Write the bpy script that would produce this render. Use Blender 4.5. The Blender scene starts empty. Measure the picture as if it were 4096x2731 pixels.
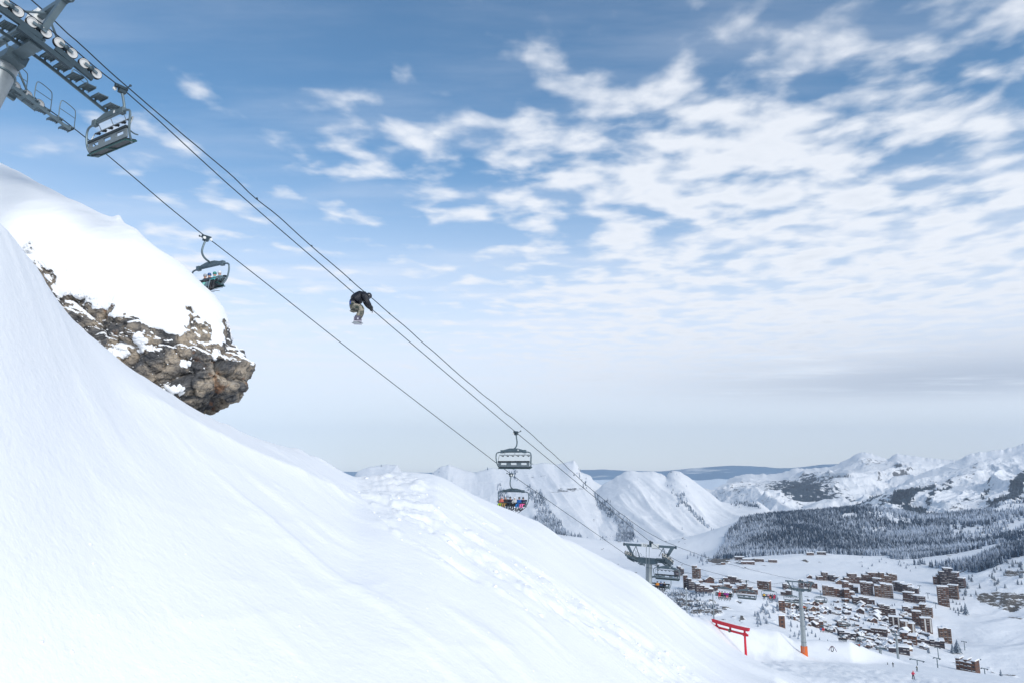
import bpy, bmesh, math, random
import numpy as np
from mathutils import Vector, Matrix

# ------------------------------------------------------------------ camera, world, sun, exposure
SC = bpy.context.scene
COL = SC.collection
PITCH = math.radians(10.07)
FPX = 2731.0                                   # focal length in photo pixels (24 mm on 36 mm)
cam_d = bpy.data.cameras.new('camera'); cam_d.lens = 24.0; cam_d.sensor_width = 36.0
cam_d.clip_start = 0.5; cam_d.clip_end = 90000.0
cam = bpy.data.objects.new('camera', cam_d); COL.objects.link(cam)
cam.location = (0, 0, 0); cam.rotation_euler = (math.radians(90) + PITCH, 0, 0)
SC.camera = cam
SC.render.resolution_x = 1024; SC.render.resolution_y = 682
SC.view_settings.view_transform = 'Standard'; SC.view_settings.look = 'None'
SC.view_settings.exposure = 0.36; SC.view_settings.gamma = 1.0
SC.cycles.use_denoising = True
SC.cycles.max_bounces = 6; SC.cycles.diffuse_bounces = 3; SC.cycles.volume_bounces = 0
SC.cycles.transparent_max_bounces = 6

SUN_AZ = math.radians(148.0)                   # clockwise from +Y (view direction): behind the camera, to the right
SUN_EL = math.radians(32.0)
SUN_DIR = Vector((math.sin(SUN_AZ) * math.cos(SUN_EL), math.cos(SUN_AZ) * math.cos(SUN_EL), math.sin(SUN_EL)))
sun_d = bpy.data.lights.new('sun', 'SUN'); sun_d.energy = 2.2; sun_d.angle = math.radians(28.0); sun_d.color = (1.0, 0.96, 0.90)
sun = bpy.data.objects.new('sun', sun_d); COL.objects.link(sun)
sun.rotation_euler = (-SUN_DIR).to_track_quat('-Z', 'Y').to_euler()

class NT:
    """small helper for node trees"""
    def __init__(s, tree): s.t = tree; s.n = tree.nodes; s.l = tree.links
    def new(s, typ, **kw):
        n = s.n.new(typ)
        for k, v in kw.items(): setattr(n, k, v)
        return n
    def put(s, sock, v):
        if v is None: return
        if hasattr(v, 'is_linked') or hasattr(v, 'links'): s.l.new(v, sock)
        else: sock.default_value = v
    def m(s, op, a, b=None, c=None, clamp=False):
        n = s.new('ShaderNodeMath', operation=op, use_clamp=clamp)
        s.put(n.inputs[0], a); s.put(n.inputs[1], b); s.put(n.inputs[2], c)
        return n.outputs[0]
    def vm(s, op, a, b=None, scale=None):
        n = s.new('ShaderNodeVectorMath', operation=op)
        s.put(n.inputs[0], a); s.put(n.inputs[1], b)
        if scale is not None: s.put(n.inputs['Scale'], scale)
        return n.outputs['Value'] if op in ('DOT_PRODUCT', 'LENGTH', 'DISTANCE') else n.outputs[0]
    def mixc(s, f, a, b, typ='MIX'):
        n = s.new('ShaderNodeMix', data_type='RGBA', blend_type=typ)
        s.put(n.inputs[0], f); s.put(n.inputs[6], a); s.put(n.inputs[7], b)
        return n.outputs[2]
    def noise(s, vec, scale, detail=4.0, rough=0.5, dist=0.0, dim='3D'):
        n = s.new('ShaderNodeTexNoise', noise_dimensions=dim)
        s.put(n.inputs['Vector'], vec); s.put(n.inputs['Scale'], scale); s.put(n.inputs['Detail'], detail)
        s.put(n.inputs['Roughness'], rough); s.put(n.inputs['Distortion'], dist)
        return n.outputs['Fac']
    def smooth(s, x, lo, hi):
        n = s.new('ShaderNodeMapRange', interpolation_type='SMOOTHSTEP')
        s.put(n.inputs['Value'], x); s.put(n.inputs['From Min'], lo); s.put(n.inputs['From Max'], hi)
        return n.outputs['Result']
    def sep(s, v):
        n = s.new('ShaderNodeSeparateXYZ'); s.put(n.inputs[0], v); return n.outputs
    def comb(s, x, y, z):
        n = s.new('ShaderNodeCombineXYZ'); s.put(n.inputs[0], x); s.put(n.inputs[1], y); s.put(n.inputs[2], z); return n.outputs[0]

W = bpy.data.worlds.new('World'); SC.world = W; W.use_nodes = True
def build_world():
    W.node_tree.nodes.clear()
    g = NT(W.node_tree)
    out = g.new('ShaderNodeOutputWorld'); bg = g.new('ShaderNodeBackground')
    bg.inputs['Strength'].default_value = 0.1
    g.l.new(bg.outputs[0], out.inputs['Surface'])
    sky = g.new('ShaderNodeTexSky', sky_type='NISHITA')
    sky.sun_disc = False; sky.sun_elevation = SUN_EL; sky.sun_rotation = SUN_AZ
    sky.altitude = 2000.0; sky.air_density = 1.0; sky.dust_density = 0.6; sky.ozone_density = 1.5
    tc = g.new('ShaderNodeTexCoord')
    d = g.vm('NORMALIZE', tc.outputs['Generated'])
    x, y, z = g.sep(d)
    zc = g.m('MAXIMUM', z, 0.015)
    # cloud layer: the direction carried onto a flat sheet above
    P = g.comb(g.m('DIVIDE', x, zc), g.m('DIVIDE', y, zc), 0.0)
    px, py, _ = g.sep(P)
    warp = g.new('ShaderNodeTexNoise'); g.put(warp.inputs['Vector'], P); warp.inputs['Scale'].default_value = 2.2; warp.inputs['Detail'].default_value = 3
    Pw = g.vm('ADD', P, g.vm('SCALE', g.vm('SUBTRACT', warp.outputs['Color'], (0.5, 0.5, 0.5)), scale=0.14))
    def gauss(cx, cy, sx, sy):
        ax = g.m('DIVIDE', g.m('SUBTRACT', px, cx), sx); ay = g.m('DIVIDE', g.m('SUBTRACT', py, cy), sy)
        return g.m('EXPONENT', g.m('MULTIPLY', g.m('ADD', g.m('MULTIPLY', ax, ax), g.m('MULTIPLY', ay, ay)), -1.0))
    big = g.noise(P, 0.7, 2.0, 0.5)
    puff = g.noise(Pw, 5.0, 7.0, 0.47)
    mid = g.noise(g.vm('ADD', P, (3.1, 7.7, 0.0)), 2.3, 4.0, 0.5)
    dens = g.m('ADD', g.m('MULTIPLY', puff, 0.70), g.m('MULTIPLY', mid, 0.30))
    add = lambda *q: q[0] if len(q) == 1 else g.m('ADD', q[0], add(*q[1:]))
    # the cloud sheet lies beyond about twice its height and thickens to the right; elsewhere only shreds
    cov = add(g.m('MULTIPLY', g.m('SUBTRACT', big, 0.5), 0.22), g.m('MULTIPLY', g.smooth(py, 1.45, 2.1), 0.10), g.m('MULTIPLY', g.smooth(px, -0.6, 0.9), 0.13),
              g.m('MULTIPLY', gauss(-0.60, 1.98, 0.40, 0.24), 0.10), g.m('MULTIPLY', gauss(0.75, 2.25, 0.6, 0.5), 0.05), -0.155)
    dd = g.m('ADD', dens, cov)
    alpha = g.smooth(dd, 0.445, 0.645)
    alpha = g.m('MULTIPLY', alpha, 0.92)
    # soft self shading of the puffs: thick middles a little greyer
    thick = g.smooth(dd, 0.60, 0.86)
    lit = g.mixc(thick, (7.4, 7.65, 8.1, 1), (6.2, 6.6, 7.2, 1))
    # thin high veil, streaky, and the pale milky band above the horizon
    veil_n = g.noise(g.vm('MULTIPLY', P, (0.35, 1.2, 1.0)), 1.6, 6.0, 0.6)
    low = g.smooth(z, 0.44, 0.10)
    veil = g.m('MULTIPLY', g.m('ADD', g.m('MULTIPLY', low, 0.86), g.m('MULTIPLY', g.m('MULTIPLY', g.smooth(veil_n, 0.40, 0.75), g.smooth(z, 0.08, 0.22)), 0.22)), 1.0, clamp=True)
    base = g.mixc(1.0, sky.outputs['Color'], (0.92, 1.32, 1.38, 1), 'MULTIPLY')
    base = g.mixc(veil, base, (7.35, 7.6, 8.3, 1))
    # a grey bank of stratus far off on the right
    bank = g.m('MULTIPLY', gauss(5.6, 8.0, 3.0, 2.8), g.smooth(g.noise(g.vm('MULTIPLY', P, (0.5, 1.0, 1.0)), 1.0, 6.0, 0.6), 0.22, 0.52))
    fade = g.smooth(z, 0.04, 0.20)
    col = g.mixc(g.m('MULTIPLY', alpha, fade), base, lit)
    col = g.mixc(g.m('MULTIPLY', bank, 0.85), col, (3.9, 4.5, 5.5, 1))
    ground = g.smooth(z, 0.0, -0.04)
    col = g.mixc(ground, col, (5.2, 5.7, 6.5, 1))
    g.l.new(col, bg.inputs['Color'])
build_world()

# ------------------------------------------------------------------ pixel -> direction
def ray(px, py):
    px = np.asarray(px, float); py = np.asarray(py, float)
    u = (px - 2048.0) / FPX; v = (1365.5 - py) / FPX
    d = math.cos(PITCH) - v * math.sin(PITCH)
    return u / d, (math.sin(PITCH) + v * math.cos(PITCH)) / d
def at(px, py, Y):
    a, b = ray(px, py)
    return np.stack([a * Y, np.broadcast_to(np.asarray(Y, float), np.shape(a)) * 1.0, b * Y], -1)
def proj(P):
    P = np.asarray(P, float)
    z = P[..., 1] * math.cos(PITCH) + P[..., 2] * math.sin(PITCH)
    v = (P[..., 2] * math.cos(PITCH) - P[..., 1] * math.sin(PITCH)) / z
    return 2048 + FPX * P[..., 0] / z, 1365.5 - FPX * v

# ------------------------------------------------------------------ numpy noise
def _hash(ix, iy, iz, seed):
    h = (ix.astype(np.uint32) * np.uint32(374761393) + iy.astype(np.uint32) * np.uint32(668265263)
         + iz.astype(np.uint32) * np.uint32(2147483647) + np.uint32((seed * 974711 + 12345) & 0xffffffff))
    h = (h ^ (h >> np.uint32(13))) * np.uint32(1274126177)
    h = h ^ (h >> np.uint32(16))
    return h
def vnoise(x, y, z=None, seed=0):
    """gradient-free value noise in -1..1 with quintic fade"""
    x = np.asarray(x, float); y = np.asarray(y, float)
    if z is None: z = np.zeros_like(x)
    fx, fy, fz = np.floor(x), np.floor(y), np.floor(z)
    tx, ty, tz = x - fx, y - fy, z - fz
    ix, iy, iz = fx.astype(np.int64), fy.astype(np.int64), fz.astype(np.int64)
    f = lambda t: t * t * t * (t * (t * 6 - 15) + 10)
    ux, uy, uz = f(tx), f(ty), f(tz)
    def c(dx, dy, dz): return (_hash(ix + dx, iy + dy, iz + dz, seed) & np.uint32(0xffffff)).astype(float) / 8388607.5 - 1.0
    def lerp(a, b, t): return a + (b - a) * t
    def plane(dz):
        return lerp(lerp(c(0, 0, dz), c(1, 0, dz), ux), lerp(c(0, 1, dz), c(1, 1, dz), ux), uy)
    if not np.any(z): return plane(0)
    return lerp(plane(0), plane(1), uz)
def fbm(x, y, z=None, oct=4, seed=0, gain=0.5, ridged=False):
    s = 0.0; a = 1.0; f = 1.0; t = 0.0
    for o in range(oct):
        n = vnoise(np.asarray(x) * f + 17.3 * o, np.asarray(y) * f - 9.1 * o, None if z is None else np.asarray(z) * f + 3.7 * o, seed + o)
        if ridged: n = 1.0 - 2.0 * np.abs(n)
        s = s + a * n; t += a; a *= gain; f *= 2.03
    return s / t
def sstep(x, a, b):
    t = np.clip((np.asarray(x, float) - a) / (b - a), 0, 1); return t * t * (3 - 2 * t)

# ------------------------------------------------------------------ materials
MATS = {}
def principled(name, color, rough=0.6, metal=0.0, spec=0.3):
    m = bpy.data.materials.new(name); m.use_nodes = True
    g = NT(m.node_tree); b = g.n['Principled BSDF']
    b.inputs['Base Color'].default_value = (*color, 1); b.inputs['Roughness'].default_value = rough
    b.inputs['Metallic'].default_value = metal; b.inputs['Specular IOR Level'].default_value = spec
    return m, g, b
def plain(name, color, rough=0.6, metal=0.0, vary=0.15, scale=6.0, spec=0.3):
    """a solid colour with slight uneven wear"""
    if name in MATS: return MATS[name]
    m, g, b = principled(name, color, rough, metal, spec)
    tc = g.new('ShaderNodeTexCoord')
    n = g.noise(tc.outputs['Object'], scale, 5.0, 0.6)
    k = g.m('ADD', 1.0 - vary, g.m('MULTIPLY', n, 2 * vary))
    c = g.vm('SCALE', color, scale=k)
    g.l.new(c, b.inputs['Base Color'])
    r = g.m('ADD', rough - 0.08, g.m('MULTIPLY', n, 0.16), clamp=True); g.l.new(r, b.inputs['Roughness'])
    MATS[name] = m; return m

def snow_mat(name, scale=1.0, bump=0.25, track=False, color=(0.885, 0.888, 0.895)):
    if name in MATS: return MATS[name]
    m, g, b = principled(name, color, 0.62, 0.0, 0.25)
    geo = g.new('ShaderNodeNewGeometry'); P = geo.outputs['Position']
    n1 = g.noise(P, 0.35 * scale, 6.0, 0.6)
    n2 = g.noise(P, 5.0 * scale, 6.0, 0.65)
    n3 = g.noise(g.vm('MULTIPLY', P, (0.35, 1.0, 0.6)), 1.3 * scale, 6.0, 0.62)
    h = g.m('ADD', g.m('MULTIPLY', n1, 0.5), g.m('ADD', g.m('MULTIPLY', n2, 0.20), g.m('MULTIPLY', n3, 0.20)))
    bm_ = g.new('ShaderNodeBump'); bm_.inputs['Strength'].default_value = bump; bm_.inputs['Distance'].default_value = 0.5 / scale
    g.l.new(h, bm_.inputs['Height']); g.l.new(bm_.outputs[0], b.inputs['Normal'])
    v = g.m('ADD', 0.96, g.m('MULTIPLY', n1, 0.07))
    g.l.new(g.vm('SCALE', color, scale=v), b.inputs['Base Color'])
    MATS[name] = m; return m

def attr(g, name):
    a = g.new('ShaderNodeAttribute'); a.attribute_name = name; return a

# ------------------------------------------------------------------ objects
def link(o, parent=None):
    COL.objects.link(o)
    if parent is not None: o.parent = parent
    return o
def tag(o, label=None, cat=None, group=None, kind=None):
    if label: o['label'] = label
    if cat: o['category'] = cat
    if group: o['group'] = group
    if kind: o['kind'] = kind
    return o
def mesh_np(name, V, F, mat, parent=None, smooth=True, attrs=None, uv=None):
    """V (n,3), F (m,3|4) numpy -> one mesh object"""
    me = bpy.data.meshes.new(name)
    V = np.asarray(V, np.float32); F = np.asarray(F, np.int32)
    me.vertices.add(len(V)); me.vertices.foreach_set('co', V.ravel())
    k = F.shape[1]
    me.loops.add(F.size); me.loops.foreach_set('vertex_index', F.ravel())
    me.polygons.add(len(F)); me.polygons.foreach_set('loop_start', np.arange(0, F.size, k, dtype=np.int32))
    me.polygons.foreach_set('loop_total', np.full(len(F), k, np.int32))
    me.polygons.foreach_set('use_smooth', np.full(len(F), smooth))
    me.update(calc_edges=True)
    for an, av in (attrs or {}).items():
        a = me.attributes.new(an, 'FLOAT', 'POINT'); a.data.foreach_set('value', np.asarray(av, np.float32).ravel())
    if mat: me.materials.append(mat)
    return link(bpy.data.objects.new(name, me), parent)
def empty(name, loc=(0, 0, 0), rot=None):
    o = bpy.data.objects.new(name, None); o.empty_display_size = 0.3; COL.objects.link(o)
    o.location = loc
    if rot is not None: o.rotation_euler = rot
    return o
def grid_faces(nr, nc):
    i = np.arange(nr - 1)[:, None] * nc + np.arange(nc - 1)[None, :]
    i = i.ravel(); return np.stack([i, i + 1, i + nc + 1, i + nc], -1)

class MB:
    """collects boxes, tubes, prisms; build() links them as one mesh object"""
    def __init__(s): s.v = []; s.f = []; s.mi = []; s.cur = 0
    def add(s, vs, fs):
        o = len(s.v); s.v += [tuple(map(float, p)) for p in vs]
        for f in fs: s.f.append(tuple(i + o for i in f)); s.mi.append(s.cur)
    def box(s, c, size, ax=None):
        c = np.asarray(c, float); hx, hy, hz = [q / 2 for q in size]
        A = np.eye(3) if ax is None else np.asarray(ax, float)
        vs = [c + A[0] * (sx * hx) + A[1] * (sy * hy) + A[2] * (sz * hz) for sx in (-1, 1) for sy in (-1, 1) for sz in (-1, 1)]
        s.add(vs, [(0, 1, 3, 2), (4, 6, 7, 5), (0, 4, 5, 1), (2, 3, 7, 6), (0, 2, 6, 4), (1, 5, 7, 3)]); return s
    def beam(s, p0, p1, w, h, up=(0, 0, 1)):
        p0 = np.asarray(p0, float); p1 = np.asarray(p1, float); d = p1 - p0; L = np.linalg.norm(d); d = d / L
        up = np.asarray(up, float); x = np.cross(d, up)
        if np.linalg.norm(x) < 1e-4: x = np.cross(d, (1, 0, 0))
        x /= np.linalg.norm(x); u = np.cross(x, d)
        return s.box((p0 + p1) / 2, (L, w, h), (d, x, u))
    def tube(s, pts, r, n=8, cap=True):
        pts = [np.asarray(p, float) for p in pts]; k = len(pts)
        rs = r if hasattr(r, '__len__') else [r] * k
        rings = []; prev = None
        for i in range(k):
            d = pts[min(i + 1, k - 1)] - pts[max(i - 1, 0)]; d = d / (np.linalg.norm(d) + 1e-12)
            if prev is None:
                x = np.cross(d, (0, 0, 1.0))
                if np.linalg.norm(x) < 1e-3: x = np.cross(d, (1.0, 0, 0))
            else: x = prev - d * np.dot(prev, d)
            x = x / (np.linalg.norm(x) + 1e-12); prev = x; u = np.cross(d, x)
            rings += [pts[i] + rs[i] * (math.cos(2 * math.pi * j / n) * x + math.sin(2 * math.pi * j / n) * u) for j in range(n)]
        fs = [(i * n + j, i * n + (j + 1) % n, (i + 1) * n + (j + 1) % n, (i + 1) * n + j) for i in range(k - 1) for j in range(n)]
        if cap: fs += [tuple(range(n))[::-1], tuple((k - 1) * n + j for j in range(n))]
        s.add(rings, fs); return s
    def disc(s, c, axis, prof, n=20, cap=True):
        """lathe about axis through c; prof = [(radius, offset along axis), ...]"""
        c = np.asarray(c, float); a = np.asarray(axis, float); a = a / np.linalg.norm(a)
        x = np.cross(a, (0, 0, 1.0)); 
        if np.linalg.norm(x) < 1e-3: x = np.cross(a, (1.0, 0, 0))
        x /= np.linalg.norm(x); u = np.cross(a, x); vs = []
        for (r, o) in prof: vs += [c + a * o + r * (math.cos(2 * math.pi * j / n) * x + math.sin(2 * math.pi * j / n) * u) for j in range(n)]
        k = len(prof)
        fs = [(i * n + j, i * n + (j + 1) % n, (i + 1) * n + (j + 1) % n, (i + 1) * n + j) for i in range(k - 1) for j in range(n)]
        if cap: fs += [tuple(range(n))[::-1], tuple((k - 1) * n + j for j in range(n))]
        else: fs += [((k - 1) * n + j, (k - 1) * n + (j + 1) % n, (j + 1) % n, j) for j in range(n)]
        s.add(vs, fs); return s
    def prism(s, poly, off):
        """polygon (3D points) swept by off"""
        poly = [np.asarray(p, float) for p in poly]; off = np.asarray(off, float); n = len(poly)
        vs = poly + [p + off for p in poly]
        s.add(vs, [tuple(range(n)), tuple(range(2 * n - 1, n - 1, -1))] + [(i, (i + n), (i + 1) % n + n, (i + 1) % n) for i in range(n)]); return s
    def mesh(s, name, mats, smooth=False):
        me = bpy.data.meshes.new(name); me.from_pydata(s.v, [], s.f)
        mats = mats if isinstance(mats, (list, tuple)) else [mats]
        for m in mats: me.materials.append(m)
        if len(mats) > 1: me.polygons.foreach_set('material_index', s.mi)
        bm = bmesh.new(); bm.from_mesh(me); bmesh.ops.recalc_face_normals(bm, faces=bm.faces)
        if smooth:
            for f in bm.faces: f.smooth = True
            for e in bm.edges:
                if len(e.link_faces) == 2 and e.calc_face_angle(0) > 0.6: e.smooth = False
        bm.to_mesh(me); bm.free(); me.update(); return me
    def build(s, name, mats, parent=None, smooth=False):
        return link(bpy.data.objects.new(name, s.mesh(name, mats, smooth)), parent)

def copy_tree(o, parent=None):
    c = o.copy(); COL.objects.link(c); c.parent = parent
    if parent is not None: c.matrix_parent_inverse = o.matrix_parent_inverse.copy()
    for ch in o.children: copy_tree(ch, c)
    return c

# ------------------------------------------------------------------ terrain by thin plate splines
class TPS:
    def __init__(s, P, smooth=0.0):
        P = np.asarray(P, float); s.c = P[:, :2]; n = len(P); s.k = np.abs(s.c).max()
        c = s.c / s.k
        r2 = ((c[:, None] - c[None]) ** 2).sum(-1)
        K = 0.5 * r2 * np.log(r2 + 1e-12) + np.eye(n) * smooth
        A = np.zeros((n + 3, n + 3)); A[:n, :n] = K; A[:n, n] = 1; A[:n, n + 1:] = c; A[n, :n] = 1; A[n + 1:, :n] = c.T
        s.w = np.linalg.solve(A, np.r_[P[:, 2], 0, 0, 0]); s.cn = c
    def __call__(s, x, y):
        q = np.stack([np.ravel(x), np.ravel(y)], -1) / s.k; out = np.empty(len(q))
        for i in range(0, len(q), 40000):
            b = q[i:i + 40000]; r2 = ((b[:, None] - s.cn[None]) ** 2).sum(-1)
            out[i:i + 40000] = (0.5 * r2 * np.log(r2 + 1e-12)) @ s.w[:-3] + s.w[-3] + b @ s.w[-2:]
        return out.reshape(np.shape(x))
def ramp(px, pts):
    pts = np.asarray(pts, float); return np.interp(px, pts[:, 0], pts[:, 1])

# ---- near ground: the slope in front and the piste below it
PISTE = lambda x, y: -4.6 - 0.23 * (0.515 * x + 0.857 * y)
sil = [(0, 900, 16), (120, 1065, 17.5), (300, 1300, 20), (500, 1480, 24), (780, 1652, 29), (1000, 1742, 34), (1200, 1803, 39),
       (1330, 1868, 42), (1420, 1918, 43.5), (1560, 1890, 46), (1750, 1893, 49), (1900, 1985, 52), (2020, 2035, 55), (2150, 2085, 58), (2280, 2165, 62), (2400, 2230, 66),
       (2560, 2302, 73), (2650, 2372, 77), (2800, 2500, 82), (2900, 2572, 84), (3000, 2627, 82), (3150, 2690, 74), (3270, 2735, 62)]
# every azimuth of the slope: foot of the view at Y0, crest at Yc; nearly planar between, rounded over at the crest
near_row = [(-1500, 6.5), (-600, 8.5), (0, 10), (1000, 13.5), (2048, 19), (2700, 30), (3050, 46), (3270, 60), (3600, 70)]
_sa, _sb = ray([q[0] for q in sil], [q[1] for q in sil]); _sY = np.array([q[2] for q in sil], float)
_na = (np.array([q[0] for q in near_row]) - 2048) / FPX / 1.072; _nY = np.array([q[1] for q in near_row], float)
_sa = np.r_[-2.0, -1.1, _sa, _sa[-1] + 0.15, 1.2]; _sb = np.r_[1.15, 0.62, _sb, _sb[-1] - 0.05, _sb[-1] - 0.25]; _sY = np.r_[9.0, 13.0, _sY, 56.0, 40.0]
_ga = np.linspace(-2.0, 1.2, 3201)
def _gs(v, sig):
    n = int(4 * sig); k = np.exp(-0.5 * (np.arange(-n, n + 1) / sig) ** 2); k /= k.sum(); return np.convolve(np.pad(v, n, mode='edge'), k, 'valid')
_gb = _gs(np.interp(_ga, _sa, _sb), 14); _gYc = _gs(np.interp(_ga, _sa, _sY), 40); _gY0 = _gs(np.interp(_ga, _na, _nY), 60); _gY0 = np.minimum(_gY0, _gYc * 0.82)
_gb0 = np.minimum(-0.2956, _gb - 0.02); _gf = np.interp(_ga, [-2, -0.35, -0.15, 0.05, 0.3, 0.5], [0.11, 0.11, 0.08, 0.07, 0.05, 0.04])
def NEAR_FG(x, y):
    y = np.maximum(y, 0.5); a = np.clip(x / y, -1.99, 1.19)
    b, yc, y0, b0, kf = (np.interp(a, _ga, v) for v in (_gb, _gYc, _gY0, _gb0, _gf))
    q = (1 / y - 1 / yc) / (1 / y0 - 1 / yc); p = 1.28
    front = (b + (b0 - b) * np.maximum(q, 0) ** p)
    front = np.where(q > 1, b + (b0 - b) * (1 + p * (q - 1)), front)
    return front * y - kf * np.maximum(y - yc, 0) ** 1.6
edge = [(2750, 2455, 150), (2950, 2492, 185), (3110, 2522, 225), (3175, 2560, 250), (3400, 2562, 340), (3560, 2620, 520), (3680, 2668, 600)]
_e = np.array([at(*q) for q in edge]); _eaz = np.degrees(np.arctan2(_e[:, 0], _e[:, 1])); _er = np.hypot(_e[:, 0], _e[:, 1])
_eaz = np.r_[-60, 5, _eaz, 40, 60]; _er = np.r_[125, 130, _er, 700, 700]; _ez = np.r_[-30, -40, _e[:, 2], PISTE(450, 536) - 8, -200]
def PISTE_FIELD(x, y):
    az = np.degrees(np.arctan2(x, y)); r = np.hypot(x, y)
    re = np.interp(az, _eaz, _er); ze = np.interp(az, _eaz, _ez); k = re / np.maximum(r, 1e-6)
    pe = PISTE(x * k, y * k); inside = PISTE(x, y) + (ze - pe) * sstep(r / re, 0.72, 1.0)
    d = np.maximum(r - re, 0); beyond = ze - 0.30 * d - 0.25 * np.sqrt(d * d + 900) + 7.5
    return np.where(r < re, inside, beyond)
def NEAR(x, y):
    x = np.asarray(x, float); y = np.asarray(y, float); r = np.hypot(x, y)
    return NEAR_FG(x, y) * (1 - sstep(r, 92, 122)) + PISTE_FIELD(x, y) * sstep(r, 92, 122)

def hit(px, py, surf, y0, y1, n=900):
    """first place where the ray through a pixel meets a heightfield"""
    Y = np.geomspace(y0, y1, n); a, b = ray(px, py)
    d = b * Y - surf(a * Y, Y); i = np.where(d < 0)[0]
    if len(i) == 0 or i[0] == 0: return None
    i = i[0]; t = d[i - 1] / (d[i - 1] - d[i]); y = Y[i - 1] + (Y[i] - Y[i - 1]) * t
    return np.array([a * y, y, b * y])
def poly_world(pp, surf, y0, y1):
    out = []
    for k in range(len(pp) - 1):
        for t in np.linspace(0, 1, 8, endpoint=(k == len(pp) - 2)):
            h = hit(pp[k][0] + (pp[k + 1][0] - pp[k][0]) * t, pp[k][1] + (pp[k + 1][1] - pp[k][1]) * t, surf, y0, y1)
            if h is not None: out.append(h[:2])
    return np.array(out)
def dist_poly(x, y, pl):
    """distance, signed side and position along a polyline"""
    best = np.full(np.shape(x), 1e9); side = np.zeros(np.shape(x)); along = np.zeros(np.shape(x)); acc = 0.0
    for i in range(len(pl) - 1):
        a = pl[i]; d = pl[i + 1] - a; L = np.hypot(*d) + 1e-9
        t = np.clip(((x - a[0]) * d[0] + (y - a[1]) * d[1]) / L ** 2, 0, 1)
        ex = x - a[0] - t * d[0]; ey = y - a[1] - t * d[1]; r = np.hypot(ex, ey); m = r < best
        best = np.where(m, r, best); side = np.where(m, np.sign(d[0] * ey - d[1] * ex), side); along = np.where(m, acc + t * L, along); acc += L
    return best, side, along

TRACKS = [([(1440, 1925), (1500, 2040), (1600, 2150), (1780, 2250), (2000, 2370), (2150, 2460)], 0.5, 1.0),
          ([(1500, 1905), (1620, 2050), (1760, 2140), (1950, 2260), (2150, 2380), (2350, 2500), (2550, 2640), (2680, 2731)], 1.5, 1.6),
          ([(1600, 1900), (1720, 2040), (1880, 2140), (2080, 2240), (2300, 2390), (2500, 2520), (2700, 2660), (2800, 2725)], 1.2, 1.4),
          ([(2150, 2330), (2400, 2470), (2600, 2600), (2760, 2700)], 1.8, 1.3),
          ([(1690, 1905), (1850, 2030), (1980, 2110)], 0.5, 0.6)]
TW = [(poly_world(pp, NEAR, 6, 120), w, s) for pp, w, s in TRACKS]
BANK = poly_world([(430, 1560), (600, 1640), (800, 1750), (1000, 1850), (1200, 1930), (1400, 2010)], NEAR, 6, 120)

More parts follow.
